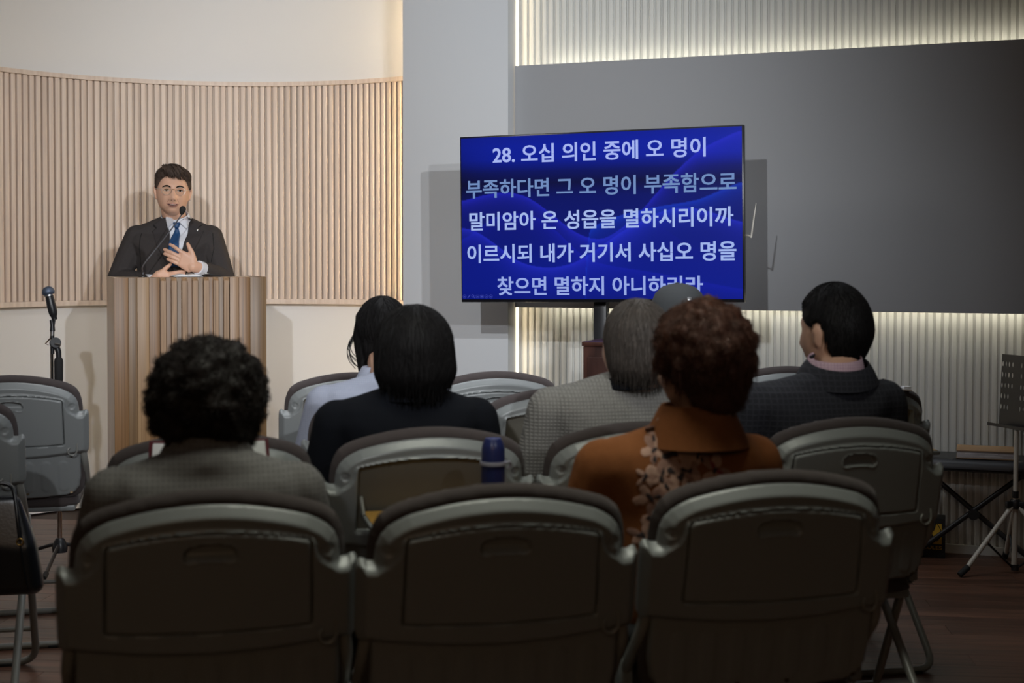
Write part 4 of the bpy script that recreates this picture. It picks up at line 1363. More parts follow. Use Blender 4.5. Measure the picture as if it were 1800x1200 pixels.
limb(bm, [ZP(490, 1095, Yl + 0.006), ZP(620, 1110, Yl), ZP(710, 1110, Yl), ZP(780, 1110, Yl)], [0.0105, 0.0085, 0.0078, 0.0068], 1)
me = remesh(bm, 0.0032, 1, 0.5); me.name = 'body'; me.materials.clear()
sbody = finish('body', me, M['skin'], sp, angle=180)
sbv = bvh_of([sbody])

bm = bmesh.new(); sp_torso(bm, 0.012); sp_arms(bm, 0.010)
add_hull(bm, [(Vector((0, 0, 0.98)), (0.185, 0.135, 0.10)), (Vector((0, 0.0, 0.86)), (0.195, 0.14, 0.06))])
jacket = skin_obj('suit_jacket', bm, 0.0055, M['suit'], sp, smooth=3)
bm = bmesh.new()
add_hull(bm, [(Vector((0, 0, 0.95)), (0.17, 0.12, 0.08)), (Vector((0, 0, 0.88)), (0.17, 0.12, 0.06))])
for s in (-1, 1):
    limb(bm, [Vector((s * 0.09, 0, 0.90)), Vector((s * 0.10, 0.01, 0.50)), Vector((s * 0.10, -0.02, 0.09))], [0.098, 0.075, 0.062])
skin_obj('trousers', bm, 0.010, M['suit'], sp, smooth=4)
for s in (-1, 1):
    bm = bmesh.new()
    add_hull(bm, [(Vector((s * 0.10, -0.035, 0.045)), (0.042, 0.05, 0.044)), (Vector((s * 0.115, 0.15, 0.032)), (0.042, 0.06, 0.031))])
    skin_obj('shoe', bm, 0.007, M['shoe'], sp, smooth=2)
jbv = bvh_of([jacket, sbody])
jonly = bvh_of([jacket])
# plane in front of the chest, outlines given in metres from points read on the enlarged photograph
FX, FZ = Vector((1, 0, 0)), Vector((0, 0, 1))


def zo(x, y, Y=6.66):
    q = SP(150 + x / 4.286, 260 + y / 4.286, Y)
    return (q.x, q.z)


def chest(name, pts, off, thick, material, bvh=None, res=0.0035, rim=0.004, parent=None, **kw):
    return drape(name, [zo(*p) for p in pts], res, bvh or jonly, (0, 0.45, 0), FX, FZ, (0, -1, 0), off, thick, material, parent or sp, rim=rim, **kw)


shirt = chest('shirt_front', [(560, 500), (590, 600), (622, 700), (648, 770), (700, 900), (735, 770), (742, 620), (750, 505), (700, 560), (655, 590), (610, 560)], 0.001, 0.0025, M['shirt'])
chest('tie_knot', [(628, 556), (684, 558), (676, 588), (668, 604), (644, 604), (636, 588)], 0.010, 0.010, M['tie'], rim=0.010, res=0.0025)
chest('tie_blade', [(645, 600), (668, 600), (684, 650), (698, 720), (702, 800), (700, 900), (640, 900), (622, 780), (618, 720), (626, 660)], 0.005, 0.006, M['tie'], rim=0.010)
for nm, pts in (('lapel', [(556, 512), (528, 528), (500, 552), (470, 572), (500, 600), (466, 625), (520, 720), (612, 868), (700, 960), (716, 950), (668, 850), (630, 745), (604, 650), (582, 560), (568, 516)]),
                ('lapel', [(750, 520), (768, 536), (800, 556), (842, 574), (815, 598), (858, 622), (842, 690), (800, 790), (735, 930), (716, 950), (712, 900), (722, 770), (738, 660), (744, 570), (746, 524)])):
    chest(nm, pts, 0.003, 0.004, M['suit_edge'], rim=0.003, res=0.003)
chest('lapel_notch', [(470, 572), (498, 592), (500, 600), (494, 600), (472, 580)], 0.0066, 0.0015, M['seam_shade'], rim=0.001, res=0.0015)
chest('lapel_notch', [(842, 574), (822, 592), (815, 598), (818, 588), (836, 572)], 0.0066, 0.0015, M['seam_shade'], rim=0.001, res=0.0015)
chest('collar_wing', [(556, 474), (566, 520), (590, 606), (612, 584), (642, 550), (612, 520), (580, 488)], 0.010, 0.005, M['shirt'], rim=0.004, res=0.0025, bvh=jonly)
chest('collar_wing', [(752, 500), (750, 545), (734, 612), (706, 588), (668, 552), (700, 535), (730, 510)], 0.010, 0.005, M['shirt'], rim=0.004, res=0.0025, bvh=jonly)
collar_ring('shirt_collar', Vector((Hc.x * 0.7, -0.008, 1.483)), 0.061, 0.060, -0.018, 0.022, 0, M['shirt'], sp, flare=0.003, thick=0.004, pitch=R(-27))
chest('lapel_pin', [(808, 608), (818, 606), (822, 616), (816, 626), (808, 622)], 0.008, 0.003, M['steel'], rim=0.002, res=0.0012, label='small silver pin')
for pts in ([(385, 640), (380, 760), (384, 900), (390, 900), (386, 760), (391, 640)], [(930, 640), (945, 760), (925, 860), (919, 860), (939, 760), (924, 640)]):
    chest('sleeve_crease_shade', pts, 0.001, 0.001, M['seam_shade'], rim=0.001, res=0.003)  # dark strips painting the crease shade between arm and torso
# shirt cuffs
for w_, e_, h_ in ((wR, eR, ZP(1120, 780, Yh + 0.01)), (wL, eL, ZP(330, 980, Yl))):
    dv = (w_ - e_).normalized(); p0 = w_ + (e_ - w_) * 0.24; p1 = w_ + (h_ - w_) * 0.10
    bm = bmesh.new(); add_tube(bm, [p0, p0.lerp(p1, 0.5), p1], [0.034, 0.0345, 0.033], 24)
    from_bm('shirt_cuff', bm, M['shirt'], sp, angle=50)
# nails
# face details, drawn over the skin along the line of sight of the face
hx, hy, hz = (SH.to_3x3() @ Vector(v) for v in ((1, 0, 0), (0, 1, 0), (0, 0, 1)))
fo = SH @ Vector((0, 0.25, 0))


def face(name, pts, off, thick, material, res=0.0012, rim=0.0015, n=2, **kw):
    pol = chaikin(pts, n) if n else pts
    return drape(name, pol, res, sbv, fo, hx, hz, -hy, off, thick, material, sp, rim=rim, maxd=0.4, **kw)


for s in (-1, 1):
    mm = lambda L_: [(s * x, y) for x, y in L_]
    face('eye', mm([(0.0165, -0.001), (0.022, 0.0030), (0.031, 0.0048), (0.040, 0.0030), (0.0455, -0.0008), (0.039, -0.0032), (0.030, -0.0038), (0.022, -0.0030)]), 0.0004, 0.0012, M['eye_white'], rim=0.002, n=1)
    face('iris', mm([(0.026, -0.0030), (0.026, 0.0036), (0.031, 0.0046), (0.036, 0.0036), (0.036, -0.0030), (0.031, -0.0036)]), 0.0016, 0.0010, M['eye_dark'], rim=0.002)
    face('eyelid_line', mm([(0.0155, 0.0000), (0.022, 0.0052), (0.031, 0.0072), (0.040, 0.0056), (0.0490, -0.0014), (0.040, 0.0018), (0.031, 0.0030), (0.022, 0.0016)]), 0.0022, 0.0014, M['eye_dark'], rim=0.001, res=0.0009, n=1)
    face('eyebrow', mm([(0.0115, 0.0150), (0.018, 0.0215), (0.031, 0.0258), (0.046, 0.0215), (0.054, 0.0125), (0.045, 0.0162), (0.031, 0.0183), (0.019, 0.0145), (0.0125, 0.0118)]), 0.0006, 0.0028, M['hair_black'], rim=0.003, n=1)
    face('smile_line', mm([(0.0165, -0.0420), (0.0240, -0.0520), (0.0300, -0.0640), (0.0312, -0.0640), (0.0262, -0.0510), (0.0180, -0.0410)]), 0.0001, 0.0004, M['lip'], res=0.0008, rim=0.0005, n=1)
    face('nostril', mm([(0.0045, -0.0470), (0.0085, -0.0455), (0.0115, -0.0475), (0.0080, -0.0495)]), 0.0004, 0.0004, M['seam_shade'], res=0.0008)
    # spectacle ring, lens, temple
    ec = SH @ Vector((s * 0.0315, 0.108, -0.004))
    rm = SH.to_3x3() @ Matrix.Rotation(-s * R(8), 3, 'Z')
    ring = [ec + rm @ Vector((0.0225 * math.cos(a), 0, 0.0195 * math.sin(a))) for a in np.linspace(0, 2 * PI, 33)]
    tube('glasses_rim', ring, 0.0007, M['steel'], sp, seg=6)
    bm = bmesh.new()
    add_lathe(bm, [(0.0, -0.0004), (0.0218, -0.0004), (0.0218, 0.0004), (0.0, 0.0004)], 28, Matrix.Translation(ec) @ rm.to_4x4() @ Matrix.Rotation(PI / 2, 4, 'X') @ Matrix.Diagonal((1, 0.87, 1, 1)))
    from_bm('lens', bm, M['glass'], sp)
    tube('glasses_temple', smooth_path([ec + rm @ Vector((s * 0.0225, 0, 0.006)), SH @ Vector((s * 0.072, 0.080, 0.006)), SH @ Vector((s * 0.081, 0.02, 0.012)), SH @ Vector((s * 0.083, -0.01, 0.004))], 4), 0.0010, M['steel'], sp, seg=6)
tube('glasses_bridge', smooth_path([SH @ Vector((-0.010, 0.110, 0.001)), SH @ Vector((0, 0.116, 0.004)), SH @ Vector((0.010, 0.110, 0.001))], 4), 0.0011, M['gold'], sp, seg=6)
face('lips', [(-0.031, -0.0600), (-0.014, -0.0615), (-0.003, -0.0608), (0, -0.0618), (0.003, -0.0608), (0.014, -0.0615), (0.031, -0.0600), (0.018, -0.0745), (0, -0.0785), (-0.018, -0.0745)], 0.0004, 0.0020, M['lip'], rim=0.004)
face('mouth_opening', [(-0.027, -0.0618), (-0.010, -0.0645), (0.010, -0.0645), (0.027, -0.0618), (0.014, -0.0705), (0, -0.0720), (-0.014, -0.0705)], 0.0022, 0.0006, M['seam_shade'], rim=0.001)
face('teeth', [(-0.018, -0.0648), (0.018, -0.0648), (0.012, -0.0690), (-0.012, -0.0690)], 0.0028, 0.0006, M['teeth'], rim=0.001)
# hair swept over the forehead
hb = hair_cap('hair', SH, 1.0, lambda p: 0.008 + 0.004 * np.clip(p[:, 2] / 0.11, 0, 1) ** 1.5 + 0.013 * np.exp(-((p[:, 2] - 0.078) / 0.030) ** 2) * np.clip(np.abs(p[:, 0]) / 0.05, 0, 1) + 0.007 * np.clip(p[:, 1] / 0.09, 0, 1) * np.clip(p[:, 2] / 0.08, 0, 1),
              [(0, 0.064), (30, 0.066), (48, 0.050), (60, 0.026), (72, 0.006), (84, 0.010), (90, 0.028), (104, 0.022), (118, -0.010), (140, -0.068), (180, -0.075)], M['hair_speaker'], sp, noise=0.003)
hcl = SH.translation
strands('hair_locks', hb, 2600, 0.030, M['hair_speaker'], sp, lift=0.16, rad=0.0009, seed=21, wander=0.35, seg=6, comb=tuple(hx * -0.7 + hy * 0.6 - hz * 0.35),
        keep=lambda c: ((c - np.array(hcl)) @ np.array(hz) > 0.055) | (((c - np.array(hcl)) @ np.array(hy) < 0.02) & ((c - np.array(hcl)) @ np.array(hz) > -0.04)))
lg = random.Random(4)
bmf = bmesh.new()
for k in range(110):
    f_ = lg.random()
    x0 = 0.052 - 0.10 * f_ + lg.uniform(-0.006, 0.006)
    root_ = Vector((x0 * 0.85 + 0.012, 0.070 + lg.uniform(-0.014, 0.012), 0.112 + lg.uniform(-0.012, 0.010)))
    tip = Vector((x0 - 0.016 - lg.uniform(0, 0.012), 0.103 - 1.9 * max(0, abs(x0 - 0.016) - 0.02) * 0.9 + lg.uniform(-0.003, 0.002), 0.066 - 0.014 * f_ + lg.uniform(-0.008, 0.006)))
    midp = (root_ + tip) / 2 + Vector((0, 0.014, 0.010))
    add_tube(bmf, [SH @ p for p in smooth_path([root_, midp, tip], 4)], [0.0030, 0.0030, 0.0030, 0.0028, 0.0026, 0.0022, 0.0018, 0.0012, 0.0006], 5)
from_bm('hair_fringe', bmf, M['hair_speaker'], sp, angle=180, kind='stuff')

# ================================================================== LECTERN AND WHAT LIES ON IT
LA = R(20)
LX, LY, LH, LWd, LD = -1.764, 6.30, 1.2085, 0.676, 0.42
lec = thing('lectern', 'tall wooden lectern of mixed brown planks with seven raised ribs', 'lectern', (LX, LY, 0), LA)
DPT = 0.03
box('carcass', (LWd / 2, LD / 2 + 0.012, LH / 2 - 0.01), (LWd - 0.012, LD - 0.03, LH - 0.04), M['plank_d'], lec)
box('side_panel', (0.009, LD / 2 + 0.005, LH / 2), (0.018, LD - 0.012, LH), M['lectern_side'], lec, bevel=0.001)
box('side_panel', (LWd - 0.009, LD / 2 + 0.005, LH / 2), (0.018, LD - 0.012, LH), M['plank_d'], lec, bevel=0.001)
box('top_board', (LWd / 2, LD / 2 + 0.012, LH - 0.012), (LWd - 0.036, LD - 0.034, 0.020), M['lectern_side'], lec, bevel=0.001)
pk = [(0.0, 0.062, 'plank_a', 0.0), (0.062, 0.100, 'plank_d', 0.001), (0.100, 0.152, 'plank_b', -0.002), (0.152, 0.198, 'plank_a', 0.001),
      (0.198, 0.226, 'plank_a', 0.012), (0.226, 0.272, 'plank_a', 0.012), (0.272, 0.318, 'plank_d', 0.012), (0.318, 0.364, 'plank_a', 0.012), (0.364, 0.410, 'plank_d', 0.012),
      (0.410, 0.458, 'plank_a', 0.012), (0.458, 0.510, 'plank_d', 0.012), (0.510, 0.551, 'plank_c', 0.001), (0.551, 0.6025, 'plank_a', -0.001), (0.6025, 0.676, 'plank_d', 0.0)]
for x0, x1, mt, dy in pk:
    box('plank', ((x0 + x1) / 2, dy + 0.009, LH / 2 - 0.0005), (x1 - x0 - 0.0008, 0.018, LH - 0.001), M[mt], lec, bevel=0.0006)
for x0 in (0.201, 0.249, 0.2955, 0.342, 0.392, 0.435, 0.482):
    sec = [(-0.014, 0.0), (-0.014, LH - 0.017), (0.012, LH - 0.0005), (0.012, 0.0)]
    mm = Matrix(((0, 0, 1, x0), (1, 0, 0, 0), (0, 1, 0, 0), (0, 0, 0, 1)))
    prism('rib', sec, 0.0, 0.0225, M['plank_c'], lec, mtx=mm, smooth=False)
LM = Matrix.Translation((LX, LY, 0)) @ Matrix.Rotation(LA, 4, 'Z')


def on_lectern(x, y, z=0.0):
    return LM @ Vector((x, y, LH - 0.002 + z))


bp = on_lectern(0.335, 0.16)
bk = thing('open_book', 'open book with white pages lying on top of the lectern', 'book', bp, LA)
for s in (-1, 1):
    V = []
    n = 10
    for i in range(n + 1):
        u = i / n
        x_ = s * u * 0.066
        z_ = 0.004 + 0.011 * math.sin(PI * min(1, u * 0.9 + 0.12)) * (1 - 0.25 * u)
        V += [(x_, -0.09, z_), (x_, 0.09, z_ + 0.004), (x_, 0.09, 0.003), (x_, -0.09, 0.003)]
    Fc = []
    for i in range(n):
        for k in range(4):
            Fc.append((i * 4 + k, i * 4 + 4 + k, i * 4 + 4 + (k + 1) % 4, i * 4 + (k + 1) % 4))
    Fc += [(0, 1, 2, 3), (4 * n + 3, 4 * n + 2, 4 * n + 1, 4 * n)]
    bm = bmesh.new(); vs = [bm.verts.new(v) for v in V]
    for f in Fc: bm.faces.new([vs[i] for i in f])
    from_bm('page_block', bm, M['white'], bk, angle=50)
box('cover', (0, 0, 0.0015), (0.142, 0.19, 0.003), M['black'], bk, bevel=0.001)
wp = on_lectern(0.435, 0.12)
pn = thing('wristwatch', 'small dark strap lying on the lectern beside the open book', 'strap', wp, LA + R(10))
tube('band', smooth_path([(-0.035, 0, 0.006), (-0.01, 0.004, 0.013), (0.02, 0, 0.009), (0.055, -0.004, 0.004)], 5), 0.0035, M['black'], pn, seg=8)
box('buckle', (-0.01, 0.003, 0.0165), (0.018, 0.010, 0.004), M['steel'], pn, bevel=0.001)

mc = thing('gooseneck_microphone', 'thin black gooseneck microphone rising from the lectern to the speaker', 'microphone', on_lectern(0.145, 0.20))
MI = Matrix.Translation(mc.location).inverted()
lathe('base', [(0, 0), (0.020, 0), (0.020, 0.006), (0.009, 0.012), (0.006, 0.03), (0, 0.03)], M['black'], mc, seg=20)
pth = [Vector((0, 0, 0.02)), MI @ P(252, 466, 6.50), MI @ P(275, 437, 6.50), MI @ P(300, 405, 6.49), MI @ P(320, 377, 6.48)]
tube('neck', smooth_path(pth, 6), 0.0030, M['neck_lit'], mc, seg=8)
mp_ = MI @ P(321.5, 369, 6.48)
hd = (mp_ - (MI @ P(319, 379, 6.48))).normalized()
mm = Matrix.Translation(mp_ - hd * 0.012) @ hd.to_track_quat('Z', 'Y').to_matrix().to_4x4()
lathe('windscreen', [(0, -0.012), (0.006, -0.010), (0.0115, 0.0), (0.0145, 0.010), (0.0145, 0.018), (0.011, 0.026), (0.005, 0.030), (0, 0.0305)], M['rubber'], mc, seg=20, mtx=mm)

# ================================================================== MICROPHONE STAND
mY = 5.95
st = thing('microphone_stand', 'black microphone stand with folded boom left of the lectern', 'stand', P(97, 980, mY).xy.to_3d())
SIv = Matrix.Translation(st.location).inverted()
q = lambda px, py, dy=0.0: SIv @ P(px, py, mY + dy)
bx = q(102, 980); bx.z = 0
lathe('base', [(0, 0.0), (0.03, 0.0), (0.032, 0.02), (0.022, 0.05), (0.014, 0.06), (0, 0.06)], M['black'], st, mtx=Matrix.Translation((bx.x, bx.y, 0.06)), seg=20)
for k in range(3):
    a = R(35 + 120 * k)
    lg_ = tube('leg', round_path([(bx.x, bx.y, 0.095), (bx.x + 0.05 * math.cos(a), bx.y + 0.05 * math.sin(a), 0.085), (bx.x + 0.27 * math.cos(a), bx.y + 0.27 * math.sin(a), 0.014)], 0.03), 0.008, M['black'], st, seg=10)
    tube('rubber_foot', [(bx.x + 0.24 * math.cos(a), bx.y + 0.24 * math.sin(a), 0.022), (bx.x + 0.285 * math.cos(a), bx.y + 0.285 * math.sin(a), 0.012)], 0.011, M['rubber'], lg_, seg=10)
tube('lower_tube', [(bx.x, bx.y, 0.10), (bx.x, bx.y, 0.72)], 0.010, M['chrome'], st, seg=14)
g0 = q(102, 638)
lathe('clutch_grip', [(0, -0.06), (0.016, -0.06), (0.018, -0.05), (0.0185, 0.03), (0.015, 0.04), (0.008, 0.045), (0, 0.045)], M['rubber'], st, mtx=Matrix.Translation((bx.x, bx.y, g0.z - 0.02)), seg=16)
tube('upper_tube', [(bx.x, bx.y, 0.70), (bx.x, bx.y, g0.z + 0.05)], 0.008, M['steel'], st, seg=12)
h0, h1 = q(102, 628), q(96, 590)
tube('joint_arm', [q(102.5, 632), q(102, 618), q(97, 605)], [0.011, 0.012, 0.013], M['black'], st, seg=12)
lathe('boom_joint', [(0, -0.012), (0.022, -0.012), (0.0235, -0.006), (0.0235, 0.006), (0.022, 0.012), (0, 0.012)], M['black'], st, mtx=Matrix.Translation(q(96.5, 603)) @ Matrix.Rotation(R(72), 4, 'X') @ Matrix.Rotation(R(25), 4, 'Y'), seg=24)
tube('wing_bolt', [q(96, 604, -0.02), q(106, 606, -0.025)], 0.004, M['steel'], st, seg=8)
tube('boom', [q(90, 680), q(90, 578)], 0.0065, M['chrome'], st, seg=10)
tube('boom_collar', [q(91, 622), q(91, 588)], 0.0085, M['black'], st, seg=10)
tube('tee_handle', [q(88, 594, -0.01), q(79, 604, -0.012), q(84, 606, -0.012)], 0.003, M['chrome'], st, seg=8)
tube('clip_stem', [q(91, 590), q(91.5, 581)], 0.0085, M['steel'], st, seg=12)
bm = bmesh.new(); add_tube(bm, [q(91.5, 582), q(91.5, 572), q(90, 562)], [0.011, 0.009, 0.008], 10)
add_tube(bm, [q(92.5, 575), q(95, 560)], 0.006, 8)
from_bm('clip', bm, M['black'], st)
hm = thing('microphone', 'black handheld wireless microphone with blue-grey grille on the stand', 'microphone', P(90, 535, mY))
HI = Matrix.Translation(hm.location).inverted()
top_, bot_ = HI @ P(86.3, 520, mY), HI @ P(95.5, 562, mY)
ax = (top_ - bot_)
mm = Matrix.Translation(bot_) @ ax.to_track_quat('Z', 'Y').to_matrix().to_4x4()
Lm = ax.length
lathe('handle', [(0, 0), (0.0115, 0), (0.012, 0.014), (0.0155, 0.020), (0.0175, 0.03), (0.019, Lm * 0.55), (0.0175, Lm * 0.8), (0.0165, Lm), (0, Lm)], M['black'], hm, mtx=mm, seg=20)
lathe('grille_ring', [(0, Lm - 0.002), (0.0205, Lm), (0.0205, Lm + 0.005), (0, Lm + 0.006)], M['steel'], hm, mtx=mm, seg=20)
lathe('grille', [(0, Lm), (0.019, Lm + 0.003), (0.0255, Lm + 0.012), (0.0262, Lm + 0.018), (0.0235, Lm + 0.028), (0.017, Lm + 0.036), (0.008, Lm + 0.040), (0, Lm + 0.041)], M['mic_grille'], hm, mtx=mm, seg=24)

# ================================================================== SCREEN
tl = Vector((-0.225, 6.19, 0)); tr_ = Vector((0.936, 5.75, 0))
ta = math.atan2(tr_.y - tl.y, tr_.x - tl.x)
TW = (tr_ - tl).length
TZ0, TZ1 = 1.108, 1.826
TH = TZ1 - TZ0
tvc = (tl + tr_) / 2
tv = thing('screen_display', 'large flat display showing white Korean verse lines on blue waves', 'screen', (tvc.x, tvc.y, (TZ0 + TZ1) / 2), ta)
tv.rotation_euler = (0, R(-0.6), ta)
box('housing', (0, 0.022, 0), (TW, 0.036, TH), M['tv'], tv, bevel=0.003)
box('rear_cover', (0, 0.055, -0.02), (TW * 0.62, 0.034, TH * 0.6), M['tv'], tv, bevel=0.01)
# lit picture: a grid coloured with the slide's blue waves and a painted dim shutter band
NX, NY = 300, 168
PW_, PH_ = TW - 0.012, TH - 0.020
xs = np.linspace(0, 1, NX + 1); ys = np.linspace(0, 1, NY + 1)
X_, Y_ = np.meshgrid(xs, ys, indexing='ij')
col = np.zeros((NX + 1, NY + 1, 3))
lin = lambda c: np.array([((v / 255 + 0.055) / 1.055) ** 2.4 if v > 10 else v / 255 / 12.92 for v in c])


def gs(v, c, s_): return np.exp(-0.5 * ((v - c) / s_) ** 2)


base_v = np.interp(Y_, [0, 0.06, 0.14, 0.22, 0.29, 0.38, 0.6, 0.8, 0.93, 1], [0.50, 0.58, 0.56, 0.20, 0.08, 0.22, 0.28, 0.40, 0.42, 0.34])  # dim upper band is shutter banding put into the slide colour
base_v = base_v * (1 + 0.15 * (X_ - 0.5)) * (1 - 0.45 * np.exp(-X_ / 0.08) * gs(Y_, 0.3, 0.2))
col += base_v[..., None] * lin((0, 42, 225))
cv = [  # curve points, edge tint, depth of the fall-off, strength
    ([(-.02, .40), (.08, .355), (.17, .335), (.25, .37), (.33, .47), (.41, .585), (.48, .64), (.53, .64), (.60, .56), (.66, .47), (.72, .35), (.78, .24), (.86, .12), (1.02, .0)], (34, 40, 205), 0.085, 0.75),
    ([(-.02, .66), (.05, .58), (.12, .49), (.20, .465), (.28, .49), (.34, .56), (.40, .66), (.46, .76), (.55, .80), (.7, .84), (1.02, .95)], (20, 30, 190), 0.10, 0.45),
    ([(-.02, .545), (.05, .57), (.13, .66), (.20, .76), (.27, .80), (.34, .81), (.42, .78), (.50, .70), (.58, .60), (.65, .54), (.72, .48), (.80, .455), (.88, .48), (1.02, .57)], (36, 46, 210), 0.08, 0.72),
    ([(.42, .64), (.52, .53), (.62, .48), (.72, .45), (.85, .42), (1.02, .30)], (18, 66, 225), 0.08, 0.6),
    ([(.66, .50), (.75, .60), (.84, .71), (.92, .76), (1.02, .79)], (10, 20, 150), 0.12, 0.35),
]
for pts, tint, fall, stg in cv:
    px_, py_ = zip(*pts)
    c_ = np.interp(xs, px_, py_, left=9, right=9)
    for _ in range(3): c_ = np.where(c_ < 5, np.convolve(np.pad(c_, 6, mode='edge'), np.ones(13) / 13, 'valid'), c_)
    D = Y_ - c_[:, None]
    ok = (c_ < 5)[:, None]
    edge = np.where(ok & (D > 0), np.exp(-D / fall), 0) * np.clip(D / 0.006, 0, 1)
    soft = np.where(ok & (D > 0), np.exp(-D / 0.018), 0) * 0.6
    a_ = np.clip(stg * (edge * 0.75 + soft), 0, 1)[..., None]
    col = col * (1 - a_ * 0.7) + a_ * lin(tint) * (0.75 + 0.3 * stg)
V = np.stack([(X_ - 0.5) * PW_, np.full_like(X_, 0.0022), (0.5 - Y_) * PH_ + 0.003], -1).reshape(-1, 3)
idx = np.arange((NX + 1) * (NY + 1)).reshape(NX + 1, NY + 1)
Q = np.stack([idx[:-1, :-1], idx[:-1, 1:], idx[1:, 1:], idx[1:, :-1]], -1).reshape(-1, 4)
me = bpy.data.meshes.new('picture'); me.from_pydata(V.tolist(), [], Q.tolist()); me.update()
at = me.color_attributes.new('col', 'FLOAT_COLOR', 'POINT')
at.data.foreach_set('color', np.concatenate([col.reshape(-1, 3), np.ones((len(V), 1))], 1).astype(np.float32).ravel())
ms = bpy.data.materials.new('lit_screen'); ms.use_nodes = True; nt = ms.node_tree
b_ = nt.nodes['Principled BSDF']; b_.inputs['Base Color'].default_value = (0.004, 0.004, 0.006, 1); b_.inputs['Roughness'].default_value = 0.3; b_.inputs['Specular IOR Level'].default_value = 0.15
an = nt.nodes.new('ShaderNodeAttribute'); an.attribute_name = 'col'
nt.links.new(an.outputs['Color'], b_.inputs['Emission Color']); b_.inputs['Emission Strength'].default_value = 0.70
scr = finish('picture', me, ms, tv, smooth=False, label='blue slide picture with wavy light bands')
tcols = [(165, 180, 240), (112, 140, 190), (165, 185, 235), (160, 180, 235), (150, 168, 228)]  # second line dimmed: the same shutter banding put into its colour
lines = [("28. 오십 의인 중에 오 명이", 0.750, 0.116), ("부족하다면 그 오 명이 부족함으로", 0.952, 0.318), ("말미암아 온 성읍을 멸하시리이까", 0.930, 0.513),
         ("이르시되 내가 거기서 사십오 명을", 0.948, 0.708), ("찾으면 멸하지 아니하리라", 0.725, 0.903)]
for (s_, wd, yc), tc_ in zip(lines, tcols):
    mt_ = emit('verse_glow', tuple(lin(tc_)), 1.0)
    m_ = Matrix.Translation((0.0, 0.0006, (0.5 - yc) * TH)) @ Matrix.Rotation(PI / 2, 4, 'X')
    text_mesh('verse_line', s_, wd * TW, 0.110 * TH, mt_, tv, m_, offset=0.008, bold=0.0011)
ic = emit('icon_glow', tuple(lin((60, 70, 165))), 1.0)


def ring_flat(bm, c, r0, r1, n=20, sq=False):
    vs = []
    for k in range(n):
        a = 2 * PI * k / n
        kx = 1.0
        vs.append((bm.verts.new((c[0] + r0 * math.cos(a), 0.0008, c[1] + r0 * math.sin(a))), bm.verts.new((c[0] + r1 * math.cos(a), 0.0008, c[1] + r1 * math.sin(a)))))
    for k in range(n):
        a, b = vs[k], vs[(k + 1) % n]
        bm.faces.new((a[0], a[1], b[1], b[0]))


def bar_flat(bm, x0, z0, x1, z1, wd):
    d = Vector((x1 - x0, z1 - z0)).normalized(); nn_ = Vector((-d.y, d.x)) * wd / 2
    bm.faces.new([bm.verts.new((x, 0.0008, z)) for x, z in ((x0 + nn_.x, z0 + nn_.y), (x0 - nn_.x, z0 - nn_.y), (x1 - nn_.x, z1 - nn_.y), (x1 + nn_.x, z1 + nn_.y))])


zi = -TH / 2 + 0.0255
for k in range(7):
    cx_ = -TW / 2 + 0.016 + k * 0.0205
    bm = bmesh.new()
    if k in (0, 5, 6):
        ring_flat(bm, (cx_, zi), 0.0066, 0.0082)
        bar_flat(bm, cx_ - 0.004, zi, cx_ + 0.004, zi, 0.003 if k != 5 else 0.0018)
    elif k == 1:
        bar_flat(bm, cx_ - 0.006, zi - 0.007, cx_ + 0.006, zi + 0.007, 0.004)
    elif k == 2:
        ring_flat(bm, (cx_ - 0.002, zi + 0.002), 0.0035, 0.0065); bar_flat(bm, cx_ + 0.002, zi - 0.002, cx_ + 0.008, zi - 0.008, 0.003)
    else:
        for a, b in (((-1, -1), (1, -1)), ((1, -1), (1, 1)), ((1, 1), (-1, 1)), ((-1, 1), (-1, -1))):
            bar_flat(bm, cx_ + a[0] * 0.007, zi + a[1] * 0.006, cx_ + b[0] * 0.007, zi + b[1] * 0.006, 0.0016)
        bar_flat(bm, cx_ - 0.004, zi, cx_ + 0.004, zi, 0.006 if k == 4 else 0.003)
    from_bm('slide_icon', bm, ic, tv, smooth=False)
# stand
sa = Matrix.Translation((tvc.x, tvc.y, 0)) @ Matrix.Rotation(ta, 4, 'Z')
so = sa @ Vector((-0.01, 0.10, 0))
ts = thing('display_stand', 'black floor stand carrying the large display', 'stand', so, ta)
box('column', (0, 0, 0.70), (0.056, 0.05, 1.30), M['black'], ts, bevel=0.004)
box('mount_plate', (0, -0.028, 1.40), (0.46, 0.012, 0.36), M['black'], ts, bevel=0.003)
box('base_plate', (0, 0, 0.03), (0.60, 0.42, 0.022), M['black'], ts, bevel=0.006)
for sx in (-1, 1):
    for sy in (-1, 1):
        lathe('caster', [(0, -0.012), (0.018, -0.012), (0.020, 0), (0.018, 0.012), (0, 0.012)], M['rubber'], ts, seg=16, mtx=Matrix.Translation((sx * 0.26, sy * 0.18, 0.020)) @ Matrix.Rotation(PI / 2, 4, 'X'))
# reddish cabinet under the display
cb = thing('cabinet', 'dark reddish-brown wooden cabinet standing below the display', 'cabinet', (P(1043, 700, 5.52).x + 0.16, 5.60, 0), ta)
box('body', (0, 0, 0.48), (0.32, 0.28, 0.94), M['cabinet'], cb, bevel=0.002)
box('top', (0, 0, 0.96), (0.33, 0.29, 0.018), M['cabinet'], cb, bevel=0.003)
box('plinth', (0, 0.005, 0.014), (0.30, 0.26, 0.028), M['black'], cb)
dr_ = box('door', (0, -0.145, 0.50), (0.28, 0.012, 0.82), M['cabinet'], cb, bevel=0.002)
lathe('knob', [(0, 0), (0.01, 0), (0.013, 0.01), (0.008, 0.018), (0, 0.019)], M['steel'], dr_, seg=12, mtx=Matrix.Translation((0.11, -0.151, 0.52)) @ Matrix.Rotation(PI / 2, 4, 'X'))
